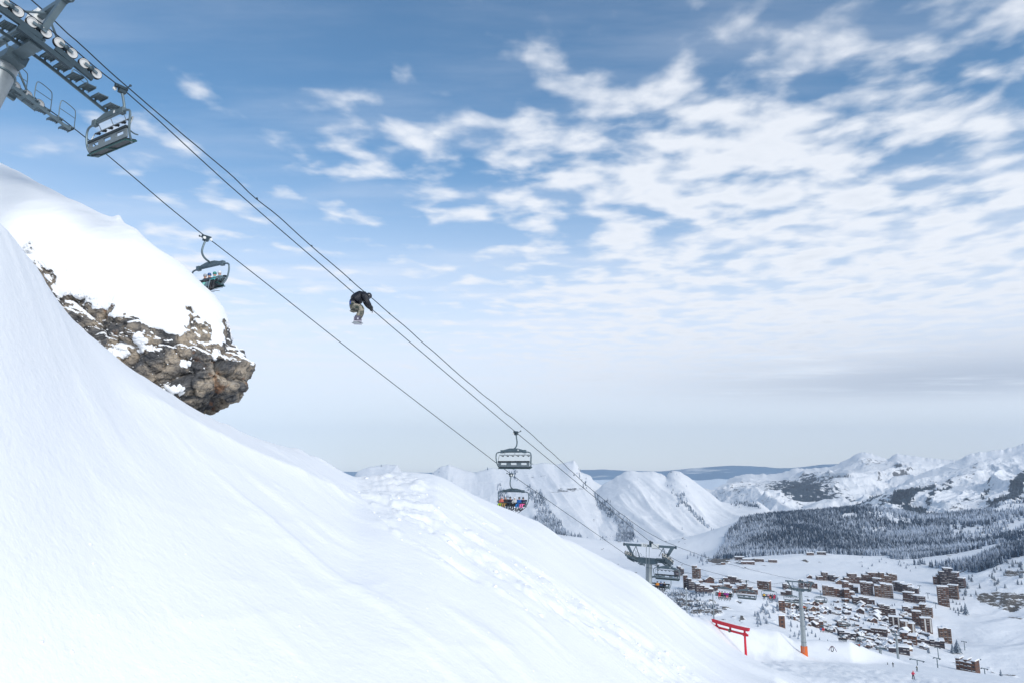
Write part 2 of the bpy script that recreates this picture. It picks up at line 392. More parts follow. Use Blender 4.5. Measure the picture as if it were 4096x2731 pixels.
LIPS = [poly_world(q, NEAR, 6, 120) for q in ([(0, 1850), (300, 1930), (700, 2060), (1000, 2140), (1300, 2190)], [(150, 1890), (500, 1960), (900, 2050), (1250, 2130)], [(900, 2330), (1250, 2370), (1600, 2360)], [(1500, 2620), (1900, 2600), (2100, 2610)], [(300, 2450), (700, 2480), (1100, 2470)], [(560, 1700), (800, 1830), (1100, 1960)])]
TRACKDIR = (TW[1][0][-1] - TW[1][0][2]) / np.linalg.norm(TW[1][0][-1] - TW[1][0][2])
def debris_mask(x, y):
    m = np.zeros(np.shape(x))
    for pl, w, s in TW:
        d, side, al = dist_poly(x, y, pl)
        wob = 1.0 + 0.35 * vnoise(x * 0.25, y * 0.25, seed=5)
        m = np.maximum(m, s * (1 - sstep(d / (w * wob), 0.45, 1.15)))
    return m
def near_detail(x, y, r):
    fade = 1 - sstep(r, 90, 150)
    m = debris_mask(x, y) * fade
    dt = TRACKDIR; gr = fbm((x * dt[1] - y * dt[0]) * 1.6, (x * dt[0] + y * dt[1]) * 0.18, oct=3, seed=33)
    dz = m * 0.16 * gr + 0.55 * m * (-0.10 + 0.34 * np.maximum(fbm(x * 1.15, y * 1.15, oct=4, seed=11), -0.15) + 0.12 * np.maximum(0, fbm(x * 2.3, y * 2.3, oct=2, seed=31)))
    # banked edge of the drift on the left
    d, side, al = dist_poly(x, y, BANK)
    dz += fade * 0.42 * np.exp(-d / 1.1) * sstep(al, 0, 4)
    # wind ripples (sastrugi), long across the fall line
    u = x * 0.30 + y * 0.95; w = x * 0.95 - y * 0.30
    rip = fbm(u * 0.9, w * 0.30, oct=3, seed=21)
    patch = sstep(fbm(x * 0.09, y * 0.09, oct=2, seed=23), -0.25, 0.35)
    dz += fade * (1 - np.clip(m, 0, 1)) * patch * 0.24 * np.maximum(0, rip - 0.16)
    dz += fade * 0.25 * fbm(x * 0.11, y * 0.11, oct=3, seed=3)
    # faint wind-cut lips running across the slope
    for pl in LIPS:
        d, side, al = dist_poly(x + 0.35 * fbm(x * 0.6, y * 0.6, oct=2, seed=14), y + 0.35 * fbm(x * 0.6 + 9, y * 0.6, oct=2, seed=15), pl)
        dz += fade * 0.035 * np.exp(-d / 0.30) * sstep(vnoise(al * 0.45, al * 0, seed=16) + 0.6 * vnoise(al * 1.7, al * 0, seed=18), 0.0, 0.7)
    # soft dunes under the crest on the right
    dz += fade * 0.5 * sstep(x, -4, 6) * sstep(y, 45, 55) * fbm(x * 0.16 + 0.1 * y, y * 0.12, oct=2, seed=41)
    # the piste: shallow tracks down the fall line, moguls
    pf = sstep(r, 95, 130)
    du = (0.515 * x + 0.857 * y); dw = (0.857 * x - 0.515 * y)
    dz += pf * (0.35 * fbm(dw * 0.10, du * 0.03, oct=3, seed=51) + 0.10 * fbm(dw * 0.55, du * 0.10, oct=3, seed=52) + 0.5 * fbm(x * 0.02, y * 0.02, oct=2, seed=53))
    chop = sstep(-dw, -62, -44) * pf * (1 - sstep(r, 200, 260))
    dz += chop * 0.45 * fbm(x * 0.35, y * 0.35, oct=3, seed=54, ridged=True)
    return dz

def near_z(x, y):
    x = np.asarray(x, float); y = np.asarray(y, float)
    return NEAR(x, y) + near_detail(x, y, np.hypot(x, y))

def build_near():
    az = np.radians(np.linspace(-50, 47, 800))
    r = np.r_[np.geomspace(4, 125, 440), np.geomspace(125, 1000, 131)[1:]]
    A, R_ = np.meshgrid(az, r); X = R_ * np.sin(A); Y = R_ * np.cos(A)
    Z = NEAR(X, Y) + near_detail(X, Y, R_)
    V = np.stack([X, Y, Z], -1).reshape(-1, 3)
    o = mesh_np('snow_slope', V, grid_faces(len(r), len(az)), snow_mat('snow_near', 1.0, 0.30))
    tag(o, 'smooth wind-packed snow slope falling to the right, with the groomed piste below', kind='structure')
build_near()

def build_clods():
    """loose lumps of snow along the slide tracks"""
    rng = np.random.default_rng(4)
    ico = bmesh.new(); bmesh.ops.create_icosphere(ico, subdivisions=1, radius=1.0)
    bv = np.array([v.co[:] for v in ico.verts]); bf = np.array([[v.index for v in f.verts] for f in ico.faces]); ico.free()
    xs, ys = [], []
    for pl, w, s in TW:
        n = int(36 * s * w / 1.2)
        i = rng.integers(0, len(pl) - 1, n); t = rng.random(n)[:, None]
        p = pl[i] * (1 - t) + pl[i + 1] * t + rng.normal(0, w * 0.62, (n, 2))
        xs.append(p[:, 0]); ys.append(p[:, 1])
    n = 30; pxs = rng.uniform(0, 2300, n); pys = rng.uniform(1950, 2731, n)
    for a, b in zip(pxs, pys):
        h = hit(a, b, NEAR, 6, 90, 300)
        if h is not None: xs.append(h[:1]); ys.append(h[1:2])
    x = np.concatenate(xs); y = np.concatenate(ys); z = near_z(x, y); n = len(x)
    sc = np.minimum(rng.lognormal(-3.1, 0.6, n), 0.16); sc[-30:] = rng.uniform(0.015, 0.035, 30)
    jit = rng.uniform(0.65, 1.3, (n, len(bv), 1)); V = bv[None] * jit * sc[:, None, None] * np.array([1.15, 1.15, 0.8])
    V = V + np.stack([x, y, z - sc * 0.15], -1)[:, None]
    F = (bf[None] + (np.arange(n) * len(bv))[:, None, None]).reshape(-1, 3)
    o = mesh_np('snow_clods', V.reshape(-1, 3), F, snow_mat('snow_near', 1.0, 0.30), smooth=True)
    tag(o, 'loose lumps of snow scattered down the slide tracks', kind='stuff')
build_clods()

# ---- the rock outcrop on the left with its snow cap
def worley_blocks(P, scale, seed, tilt=0.9):
    """each cell is a tilted flat block: angular rock"""
    Q = P * scale; base = np.floor(Q).astype(np.int64); best = np.full(len(P), 1e9); val = np.zeros(len(P)); second = np.full(len(P), 1e9)
    def rnd(c, s): return (_hash(c[:, 0], c[:, 1], c[:, 2], s) & np.uint32(0xffff)).astype(float) / 65535.0
    for dx in (-1, 0, 1):
        for dy in (-1, 0, 1):
            for dz in (-1, 0, 1):
                c = base + np.array([dx, dy, dz])
                ctr = c + np.stack([rnd(c, seed + 1), rnd(c, seed + 2), rnd(c, seed + 3)], -1)
                e = Q - ctr; d = (e ** 2).sum(-1); m = d < best
                n = np.stack([rnd(c, seed + 4), rnd(c, seed + 5), rnd(c, seed + 6)], -1) - 0.5
                v = (rnd(c, seed + 7) - 0.5) + tilt * (e * n).sum(-1)
                second = np.where(m, best, np.minimum(second, d)); val = np.where(m, v, val); best = np.where(m, d, best)
    return val, np.sqrt(second) - np.sqrt(best)

ROCK_OUT = [(-500, 430), (-200, 560), (0, 660), (200, 762), (350, 832), (450, 878), (545, 918), (620, 985), (700, 1048), (780, 1118), (850, 1185), (890, 1240), (915, 1300), (935, 1370),
            (975, 1420), (1022, 1456), (1005, 1502), (985, 1545), (942, 1590), (895, 1603), (850, 1638), (795, 1657), (720, 1790), (500, 1900), (100, 1850), (-300, 1700), (-700, 1300), (-800, 800)]
ROCK_LINE = [(-900, 700), (0, 930), (100, 1000), (200, 1060), (320, 1125), (450, 1190), (560, 1270), (700, 1285), (760, 1262), (880, 1300), (935, 1270), (1030, 1300)]
def build_outcrop():
    cx, cy, Y0 = 420.0, 1330.0, 37.0
    out = np.array(ROCK_OUT + ROCK_OUT[:1], float)
    seg = np.hypot(*np.diff(out, axis=0).T); s = np.r_[0, np.cumsum(seg)]
    nphi, ns = 700, 250
    # finer along the visible right side
    u = np.linspace(0, 1, nphi, endpoint=False) * s[-1]
    bx = np.interp(u, s, out[:, 0]); by = np.interp(u, s, out[:, 1])
    t = np.sin(np.linspace(0.0004, 1, ns) * math.pi / 2)
    def half(front):
        PX = cx + (bx - cx)[None] * t[:, None]; PY = cy + (by - cy)[None] * t[:, None]
        th = np.sqrt(np.maximum(0, 1 - t[:, None] ** 2.4)) * np.ones_like(PX)
        # the upper-left of the bulge leans back, the nose hangs forward
        lean = 1.0 * sstep(PY, 1700, 700)
        Y = Y0 + lean + (-4.6 * th if front else 6.0 * th)
        return at(PX, PY, Y), PX, PY
    Vf, PX, PY = half(True); Vb, PXb, PYb = half(False)
    def nrm(V):
        dp = np.roll(V, -1, 1) - np.roll(V, 1, 1); ds = np.gradient(V, axis=0)
        n = np.cross(dp, ds); n /= np.linalg.norm(n, axis=-1, keepdims=True) + 1e-9; return n
    res = []
    for V, front in ((Vf, True), (Vb, False)):
        n = nrm(V)
        if np.mean(n[..., 1]) > 0 and front or (np.mean(n[..., 1]) < 0 and not front): n = -n
        P = V.reshape(-1, 3); N = n.reshape(-1, 3); px, py = proj(P)
        dl = py - ramp(px, ROCK_LINE)
        nz = fbm(P[:, 0] * 0.55, P[:, 2] * 0.55, P[:, 1] * 0.55, oct=4, seed=61)
        dens = sstep(dl + 130 * nz, -10, 120) * sstep(px, 40, 260)
        dens = np.maximum(dens * sstep(px + 0.5 * dl, 180, 600), 0.9 * sstep(dl + 300 * nz, 50, 130) * sstep(px, 60, 200) * (dl > -60))
        b1, e1 = worley_blocks((P @ np.array([[0.94, 0, 0.34], [0, 1, 0], [-0.34, 0, 0.94]])) * np.array([0.85, 1, 1.25]) + 0.35 * np.stack([nz, nz, -nz], -1), 0.42, 71)
        b2, e2 = worley_blocks(P + 0.2 * nz[:, None], 1.25, 81)
        b3, e3 = worley_blocks((P @ np.array([[0.94, 0, 0.34], [0, 1, 0], [-0.34, 0, 0.94]])) * np.array([0.75, 1.0, 1.8]), 2.6, 91)
        rough = fbm(P[:, 0] * 4, P[:, 2] * 4, P[:, 1] * 4, oct=3, seed=65)
        disp = dens * (0.62 * b1 + 0.34 * b2 + 0.11 * b3 - 0.28 * np.exp(-e1 * 9) - 0.10 * np.exp(-e2 * 9) + 0.05 * rough)
        snowy = (1 - dens) * (0.28 * fbm(P[:, 0] * 0.22, P[:, 2] * 0.22, P[:, 1] * 0.22, oct=3, seed=67) + 0.06 + 0.05 * fbm((P[:, 0] + P[:, 2]) * 0.5, (P[:, 2] - P[:, 0]) * 1.6, oct=4, seed=68) + 0.5 * np.exp(-(((px - 470) / 26) ** 2 + ((py - 885) / 12) ** 2)) * (0.6 + nz))
        res.append((P + N * (disp + snowy)[:, None], dens, dl, nz))
    # join front and back along the rim
    rim = (res[0][0].reshape(ns, nphi, 3)[-1] + res[1][0].reshape(ns, nphi, 3)[-1]) / 2
    for r_ in res: r_[0].reshape(ns, nphi, 3)[-1] = rim
    V = np.concatenate([res[0][0], res[1][0]]); dens = np.concatenate([res[0][1], res[1][1]]); dl = np.concatenate([res[0][2], res[1][2]]); nz = np.concatenate([res[0][3], res[1][3]])
    i = (np.arange(ns - 1)[:, None] * nphi + np.arange(nphi)[None]).ravel(); j = (np.arange(ns - 1)[:, None] * nphi + (np.arange(nphi)[None] + 1) % nphi).ravel()
    Ff = np.stack([i, j, j + nphi, i + nphi], -1); Fb = Ff[:, ::-1] + ns * nphi
    F = np.concatenate([Ff, Fb])
    # snow lies on what faces up
    fn = np.cross(V[F[:, 2]] - V[F[:, 0]], V[F[:, 3]] - V[F[:, 1]]); fn /= np.linalg.norm(fn, axis=1, keepdims=True) + 1e-9
    vn = np.zeros_like(V)
    for k in range(4): np.add.at(vn, F[:, k], fn)
    vn /= np.linalg.norm(vn, axis=1, keepdims=True) + 1e-9
    c = vn[:len(vn) // 2, 1].mean(); sgn = -1.0 if c > 0 else 1.0
    up = vn[:, 2] * sgn
    if sgn < 0: F = F[:, ::-1]
    hi = fbm(V[:, 0] * 2.1, V[:, 2] * 2.1, V[:, 1] * 2.1, oct=3, seed=69)
    low = sstep(dl, 0, 300)
    snow = np.maximum(1 - sstep(dens + 0.45 * hi, 0.22, 0.60), sstep(up + 0.22 * hi + 0.10 * nz, 0.50 + 0.26 * low, 0.62 + 0.26 * low))
    px, py = proj(V)
    for (qx, qy, rx, ry) in [(735, 1445, 42, 38), (690, 1545, 60, 40), (470, 1408, 60, 30), (560, 1330, 36, 60), (600, 1400, 50, 22), (860, 1420, 16, 22)]:
        snow = np.maximum(snow, (1 - sstep(((px - qx) / rx) ** 2 + ((py - qy) / ry) ** 2 + 1.6 * hi + 0.8 * nz, 0.55, 0.8)))
    V = V + vn * sgn * (0.09 * snow * (dens > 0.2))[:, None]
    m, g, b = principled('outcrop_rock', (0.2, 0.18, 0.16), 0.85, 0, 0.2)
    geo = g.new('ShaderNodeNewGeometry'); P = geo.outputs['Position']
    n1 = g.noise(P, 0.55, 5, 0.6, 0.6); n2 = g.noise(P, 3.0, 8, 0.68, 1.2); n3 = g.noise(g.vm('ADD', P, (31, 5, 9)), 0.8, 3, 0.5)
    # thin tilted bedding
    bed = g.noise(g.comb(g.m('MULTIPLY', g.sep(P)[0], 1.2), g.m('MULTIPLY', g.sep(P)[1], 1.2), g.m('MULTIPLY', g.m('SUBTRACT', g.sep(P)[2], g.m('MULTIPLY', g.sep(P)[0], 0.36)), 7.0)), 1.0, 6, 0.6, 1.5)
    c = g.mixc(g.smooth(n1, 0.42, 0.58), (0.11, 0.11, 0.112, 1), (0.46, 0.38, 0.29, 1))
    c = g.mixc(g.m('MULTIPLY', g.smooth(n2, 0.45, 0.62), 0.75), c, (0.045, 0.046, 0.05, 1))
    c = g.mixc(g.m('MULTIPLY', g.smooth(bed, 0.52, 0.66), 0.45), c, (0.36, 0.33, 0.30, 1))
    c = g.mixc(g.m('MULTIPLY', g.smooth(n3, 0.63, 0.70), 0.55), c, (0.33, 0.13, 0.04, 1))
    s = attr(g, 'snow').outputs['Fac']
    sn = g.smooth(g.m('ADD', s, g.m('MULTIPLY', g.m('SUBTRACT', g.noise(P, 3.2, 8, 0.75), 0.5), 1.5)), 0.44, 0.56)
    c = g.mixc(sn, c, (0.885, 0.888, 0.895, 1)); g.l.new(c, b.inputs['Base Color'])
    hgt = g.m('MULTIPLY', g.m('ADD', g.m('MULTIPLY', n2, 0.6), g.m('MULTIPLY', bed, 0.4)), g.m('SUBTRACT', 1.0, g.m('MULTIPLY', sn, 0.86)))
    bp = g.new('ShaderNodeBump'); bp.inputs['Strength'].default_value = 0.9; bp.inputs['Distance'].default_value = 0.25
    g.l.new(hgt, bp.inputs['Height']); g.l.new(bp.outputs[0], b.inputs['Normal'])
    o = mesh_np('rock_outcrop', V, F, m, attrs={'snow': snow})
    tag(o, 'overhanging crag of grey and tan rock under a thick round snow cap', kind='structure')
build_outcrop()

# ---- the valley with the village, and the wooded hill behind it
vp = [(2650, 2440, 800), (2700, 2400, 900), (2750, 2500, 700), (2950, 2500, 720), (2980, 2430, 900), (3060, 2470, 780), (3060, 2400, 950), (3130, 2500, 760), (2850, 2372, 1120), (3050, 2358, 1180), (2730, 2350, 1180), (2800, 2310, 1330),
      (3300, 2330, 1320), (3500, 2332, 1360), (3650, 2310, 1420), (3300, 2400, 1120), (3500, 2400, 1150), (3650, 2415, 1130), (3780, 2422, 1170), (3300, 2500, 930), (3500, 2500, 960), (3700, 2525, 990), (3785, 2572, 960),
      (3300, 2560, 820), (3500, 2600, 800), (3700, 2615, 820), (3860, 2680, 760), (4000, 2690, 800), (4096, 2731, 740), (2750, 2275, 1500), (2900, 2262, 1560), (3050, 2300, 1430), (3120, 2255, 1640), (3290, 2214, 1850), (3150, 2222, 1820),
      (3450, 2250, 1700), (3500, 2224, 1900), (3680, 2222, 1900), (3850, 2390, 1220), (4000, 2310, 1330), (4096, 2210, 1480), (3880, 2290, 1500), (4040, 2420, 1170), (4040, 2470, 1120), (3900, 2500, 1030), (4096, 2560, 950), (4000, 2600, 880), (4300, 2150, 1500), (4300, 2500, 1000), (4300, 2731, 700),
      (2870, 2238, 2000), (3300, 2222, 2050), (3700, 2205, 2050), (3100, 2130, 2400), (3400, 2130, 2480), (3700, 2130, 2420), (2960, 2085, 2750), (3080, 2068, 2850), (3250, 2050, 2900), (3420, 2035, 2950), (3560, 2042, 2950), (3690, 2075, 2850), (3790, 2058, 2900),
      (3900, 2150, 2250), (4096, 2115, 2250), (3900, 2045, 2950), (4096, 2025, 2950), (4300, 1990, 2900), (2500, 2210, 2600), (2700, 2262, 2150), (2300, 2150, 2700), (2600, 2330, 1500), (2860, 2190, 2600), (2000, 2300, 1700), (2400, 2400, 1100)]
vpts = [at(*q) for q in vp]
for q in [(2960, 2085, 2750), (3250, 2050, 2900), (3420, 2035, 2950), (3690, 2075, 2850), (3900, 2045, 2950), (4096, 2025, 2950)]:
    p = at(*q); vpts.append(np.array([p[0] * 1.15, p[1] * 1.15, p[2] * 1.15 - 90]))
VAL = TPS(vpts, 2e-6)
def val_z(x, y):
    x = np.asarray(x, float); y = np.asarray(y, float)
    r = np.hypot(x, y)
    gully = fbm((x * 0.55 - y * 0.83) * 0.006, (x * 0.83 + y * 0.55) * 0.0016, oct=4, seed=101, ridged=True)
    right = sstep(x / np.maximum(y, 1), 0.60, 0.70)
    return VAL(x, y) + 3.5 * fbm(x * 0.012, y * 0.012, oct=4, seed=102) + right * 11 * gully * sstep(r, 900, 1300)
def build_valley():
    az = np.radians(np.linspace(-6, 46, 620)); r = np.geomspace(560, 3500, 420)
    A, R_ = np.meshgrid(az, r); X = R_ * np.sin(A); Y = R_ * np.cos(A); Z = val_z(X, Y)
    # keep it under the near ground where they pass one another
    over = sstep(R_, 1000, 850); Z = Z - 0.0 * over
    V = np.stack([X, Y, Z], -1)
    px, py = proj(V)
    # crags on the right-hand slope
    n = fbm(X * 0.02, Y * 0.012 + Z * 0.03, oct=5, seed=111)
    def blob(cx, cy, rx, ry): return np.exp(-(((px - cx) / rx) ** 2 + ((py - cy) / ry) ** 2))
    rock = sstep(1.05 * blob(4010, 2405, 120, 38) + 0.9 * blob(4060, 2415, 60, 45) + 0.62 * blob(4060, 2295, 60, 24) + 0.45 * blob(4000, 2240, 60, 30) + 0.75 * n, 0.52, 0.66)
    scrub = blob(2800, 2440, 140, 60) + 0.9 * blob(2720, 2400, 60, 40)
    rock = np.maximum(rock, sstep(0.62 * scrub + 0.9 * fbm(X * 0.05, Y * 0.035, oct=5, seed=112), 0.62, 0.74))
    rock = 0.66 * rock
    rock = np.maximum(rock, sstep(0.6 * (blob(2870, 2240, 70, 18) + 0.8 * blob(2960, 2245, 50, 10)) + 0.9 * fbm(X * 0.03, Y * 0.02, oct=5, seed=113), 0.5, 0.62))
    Z2 = Z + rock * (5.0 * fbm(X * 0.03, Y * 0.03, Z * 0.08, oct=4, seed=114, ridged=True))
    V[..., 2] = Z2
    m, g, b = principled('valley_snow', (0.885, 0.888, 0.895), 0.7, 0, 0.2)
    geo = g.new('ShaderNodeNewGeometry'); P = geo.outputs['Position']
    n1 = g.noise(P, 0.05, 7, 0.65); n2 = g.noise(g.vm('MULTIPLY', P, (1, 1, 3.0)), 0.10, 8, 0.72)
    rk = attr(g, 'rock').outputs['Fac']
    f = g.smooth(g.m('ADD', rk, g.m('MULTIPLY', g.m('SUBTRACT', n2, 0.5), 1.9)), 0.50, 0.62)
    rc = g.mixc(n1, (0.05, 0.052, 0.055, 1), (0.20, 0.17, 0.14, 1))
    c = g.mixc(f, (0.885, 0.888, 0.895, 1), rc); g.l.new(c, b.inputs['Base Color'])
    bp = g.new('ShaderNodeBump'); bp.inputs['Strength'].default_value = 0.35; bp.inputs['Distance'].default_value = 6.0
    g.l.new(g.m('ADD', n1, g.m('MULTIPLY', n2, 0.4)), bp.inputs['Height']); g.l.new(bp.outputs[0], b.inputs['Normal'])
    o = mesh_np('valley_ground', V.reshape(-1, 3), grid_faces(len(r), len(az)), m, attrs={'rock': rock})
    tag(o, 'snow-covered valley shelf and bowl around the resort village', kind='structure')
build_valley()

# ---- mountains
def mountain_mat(name, forest=(0.02, 0.04, 0.062)):
    fw = 0.0 if name.startswith(('left_massif', 'white_peaks')) else 1.0
    m, g, b = principled(name, (0.885, 0.888, 0.895), 0.75, 0, 0.15)
    geo = g.new('ShaderNodeNewGeometry'); P = geo.outputs['Position']; nz = g.sep(geo.outputs['Normal'])[2]
    n1 = g.noise(P, 0.004, 8, 0.68); n2 = g.noise(g.vm('MULTIPLY', P, (1, 1, 2.2)), 0.016, 7, 0.68)
    rk = attr(g, 'rock').outputs['Fac']; fo = g.m('MULTIPLY', attr(g, 'forest').outputs['Fac'], fw)
    steep = g.smooth(nz, 0.80, 0.45)
    f = g.smooth(g.m('ADD', g.m('ADD', rk, g.m('MULTIPLY', steep, 0.42)), g.m('MULTIPLY', g.m('SUBTRACT', n2, 0.5), 1.3)), 0.50, 0.66)
    c = g.mixc(f, (0.885, 0.888, 0.895, 1), g.mixc(n1, (0.05, 0.055, 0.065, 1), (0.15, 0.145, 0.145, 1)))
    ff = g.smooth(g.m('ADD', fo, g.m('MULTIPLY', g.m('SUBTRACT', n2, 0.5), 2.4)), 0.50, 0.62)
    c = g.mixc(ff, c, (*forest, 1)); g.l.new(c, b.inputs['Base Color'])
    bp = g.new('ShaderNodeBump'); bp.inputs['Strength'].default_value = 0.6; bp.inputs['Distance'].default_value = 32.0
    g.l.new(g.m('ADD', n1, g.m('MULTIPLY', n2, 0.3)), bp.inputs['Height']); g.l.new(bp.outputs[0], b.inputs['Normal'])
    return m
def mountain(name, label, ridge, base, Yr, Yb, amp, seed, rockf=None, forestf=None, nx=420, nt=150, gamma=1.3, lam=2.2, jag=1.0):
    p0, p1 = ridge[0][0], ridge[-1][0]
    u = np.linspace(p0, p1, nx); t = np.linspace(0, 1, nt)
    rx = np.asarray(ridge, float); bx = np.asarray(base, float)
    ry = np.interp(u, rx[:, 0], rx[:, 1]) + jag * 2.5 * fbm(u * 0.06, u * 0 + seed, oct=5, seed=seed) + (jag > 1) * 3.0 * fbm(u * 0.035, u * 0 + seed, oct=5, seed=seed + 2, ridged=True)
    by = np.interp(u, bx[:, 0], bx[:, 1])
    yr = Yr(u) if callable(Yr) else np.full(nx, Yr); yb = Yb(u) if callable(Yb) else np.full(nx, Yb)
    T, U = np.meshgrid(t, u, indexing='ij')
    px_step = (p1 - p0) / (nx - 1); RY = np.empty((nt, nx))
    for k_, tt in enumerate(t):
        sg = (1 - tt) * 150.0 / px_step
        if sg < 0.6: RY[k_] = ry
        else:
            n_ = int(3 * sg) + 1; ker = np.exp(-0.5 * (np.arange(-n_, n_ + 1) / sg) ** 2); ker /= ker.sum(); RY[k_] = np.convolve(np.pad(ry, n_, mode='edge'), ker, 'valid')
    PY = by[None] + (RY - by[None]) * T; Yd = yb[None] + (yr - yb)[None] * T ** gamma
    V = at(U, PY, Yd)
    s = (yr.mean()) / 1000.0 / lam * 1.0
    k = 1.0 / (150.0 * s)
    env = np.sin(np.pi * np.clip(T, 0, 1)) ** 0.7
    if jag <= 1:
        spur = fbm(V[..., 0] * k + 0.4 * V[..., 2] * k, V[..., 2] * k * 0.25 + V[..., 1] * k * 0.12, oct=5, seed=seed + 3, gain=0.42 if jag <= 1 else 0.52, ridged=True)
        V[..., 1] -= env * amp * 2.6 * spur; V[..., 2] += env * amp * 0.5 * spur
        V[..., 1] -= env * amp * (0.7 if jag <= 1 else 1.5) * fbm(V[..., 0] * k * 3.2 + 0.9 * V[..., 2] * k, V[..., 2] * k * 0.9, oct=4, seed=seed + 9, ridged=True)
    else:                                                      # alpine relief: ridges and gullies in plan
        lm = 0.085 * yr.mean(); wx = V[..., 0] + 0.25 * lm * fbm(V[..., 0] / lm * 1.5, V[..., 1] / lm * 1.5, oct=3, seed=seed + 4); wy = V[..., 1] + 0.25 * lm * fbm(V[..., 0] / lm * 1.5 + 7, V[..., 1] / lm * 1.5, oct=3, seed=seed + 5)
        rd = fbm(wx / lm, wy / lm * 0.8, oct=6, seed=seed + 6, gain=0.5, ridged=True)
        V[..., 2] += amp * (rd - 0.25) * np.clip(T * 6, 0, 1) * (1 - sstep(T, 0.72, 1.0))
        RELIEF = rd
    rock = np.zeros_like(T) if rockf is None else rockf(U, PY, T); forest = np.zeros_like(T) if forestf is None else forestf(U, PY, T)
    # far side falls away behind the ridge
    back = []
    for q in (0.15, 0.5, 1.0):
        Bk = V[-1].copy(); Bk[:, 1] *= 1 + 0.22 * q; Bk[:, 0] *= 1 + 0.22 * q; Bk[:, 2] -= q * (ry * 0 + 0.20 * yr); back.append(Bk)
    V = np.concatenate([V] + [b_[None] for b_ in back]); z3 = np.zeros((3, nx))
    o = mesh_np(name, V.reshape(-1, 3), grid_faces(nt + 3, nx), mountain_mat(name + '_surface'), attrs={'rock': np.concatenate([rock, z3]), 'forest': np.concatenate([forest, z3])})
    tag(o, label, kind='structure'); MGRID[name] = (V[:nt].copy(), forest); return o
MGRID = {}
def G(U, V, cx, cy, rx, ry, rot=0.0):
    c, s = math.cos(rot), math.sin(rot); dx = (U - cx) * c + (V - cy) * s; dy = -(U - cx) * s + (V - cy) * c
    return np.exp(-((dx / rx) ** 2 + (dy / ry) ** 2))

mountain('left_massif', 'bright sunlit white massif left of the lift line with wooded foot',
         [(1250, 2000), (1400, 1925), (1430, 1885), (1470, 1868), (1530, 1858), (1590, 1858), (1620, 1900), (1690, 1925), (1722, 1898), (1760, 1868), (1794, 1857), (1850, 1878), (1901, 1890), (1967, 1871), (2014, 1876), (2077, 1863), (2180, 1850), (2217, 1858), (2270, 1846), (2296, 1839), (2312, 1862), (2322, 1885), (2362, 1900), (2372, 1918), (2409, 1940), (2470, 1985), (2560, 2060)],
         [(1250, 2300), (2000, 2330), (2300, 2300), (2560, 2300)], 5200, 2500, 80, 201,
         rockf=lambda U, V, T: 0.6 * G(U, V, 2280, 1965, 140, 16, -0.1) + 0.42 * G(U, V, 2150, 1900, 200, 18) + 0.5 * G(U, V, 2363, 2090, 8, 26) + 0.5 * G(U, V, 2450, 2040, 26, 50) + 0.35 * G(U, V, 2000, 1990, 160, 12),
         forestf=lambda U, V, T: 0.75 * G(U, V, 2260, 2165, 110, 50) + 0.5 * G(U, V, 2180, 2095, 70, 22) + 0.85 * G(U, V, 2440, 2180, 40, 45) + 0.65 * G(U, V, 2515, 2110, 26, 22) + 0.75 * G(U, V, 2350, 2190, 90, 28))
mountain('white_peaks', 'pair of smooth white peaks standing behind the tower numbered 15',
         [(2380, 1965), (2409, 1938), (2460, 1908), (2500, 1885), (2520, 1879), (2553, 1886), (2610, 1884), (2645, 1893), (2666, 1907), (2672, 1890), (2694, 1881), (2722, 1885), (2745, 1900), (2778, 1923), (2834, 1965), (2880, 2003), (2930, 2012), (2974, 2010), (3030, 2003), (3070, 2030), (3110, 2070)],
         [(2380, 2330), (2700, 2300), (2900, 2260), (3110, 2200)], 4600, 2300, 75, 301,
         rockf=lambda U, V, T: 0.4 * G(U, V, 2600, 1945, 30, 5) + 0.35 * G(U, V, 2760, 2090, 8, 26) + 0.35 * G(U, V, 2790, 1975, 12, 30, 0.5),
         forestf=lambda U, V, T: 0.9 * G(U, V, 2715, 2010, 7, 40, 0.35) + 0.55 * G(U, V, 2960, 2018, 90, 12, 0.05) + 0.6 * G(U, V, 2930, 2030, 40, 14) + 0.8 * G(U, V, 2500, 2150, 34, 40) + 0.85 * G(U, V, 2470, 2190, 50, 40) + 0.6 * G(U, V, 2520, 2100, 26, 24))
mountain('far_range', 'far snowy range with a rounded summit on the right',
         [(2780, 1950), (2834, 1943), (2870, 1935), (2908, 1918), (2940, 1902), (2974, 1897), (3020, 1894), (3095, 1893), (3150, 1880), (3188, 1867), (3220, 1871), (3262, 1868), (3310, 1866), (3357, 1852), (3390, 1834), (3413, 1820), (3445, 1808), (3470, 1808), (3506, 1820), (3540, 1833), (3552, 1835), (3590, 1812), (3630, 1818), (3674, 1822), (3720, 1832), (3758, 1834), (3824, 1838), (3900, 1850), (4100, 1860)],
         [(2780, 2080), (3300, 2090), (3700, 2080), (4100, 2080)], 9500, 4600, 210, 401, jag=1.6, nx=620, nt=300,
         rockf=lambda U, V, T: 0.42 * G(U, V, 3500, 1850, 90, 26) + 0.36 * G(U, V, 3620, 1900, 160, 40) + 0.36 * G(U, V, 3380, 1900, 90, 24) + 0.40 * G(U, V, 2990, 1940, 130, 36) + 0.08,
         forestf=lambda U, V, T: 0.75 * G(U, V, 3200, 1960, 160, 30, 0.1) + 0.6 * G(U, V, 3220, 1930, 110, 22) + 0.45 * G(U, V, 2960, 1990, 130, 34, -0.1) + 0.7 * G(U, V, 3180, 1990, 90, 14) + 0.75 * G(U, V, 3330, 2000, 170, 14, -0.08))
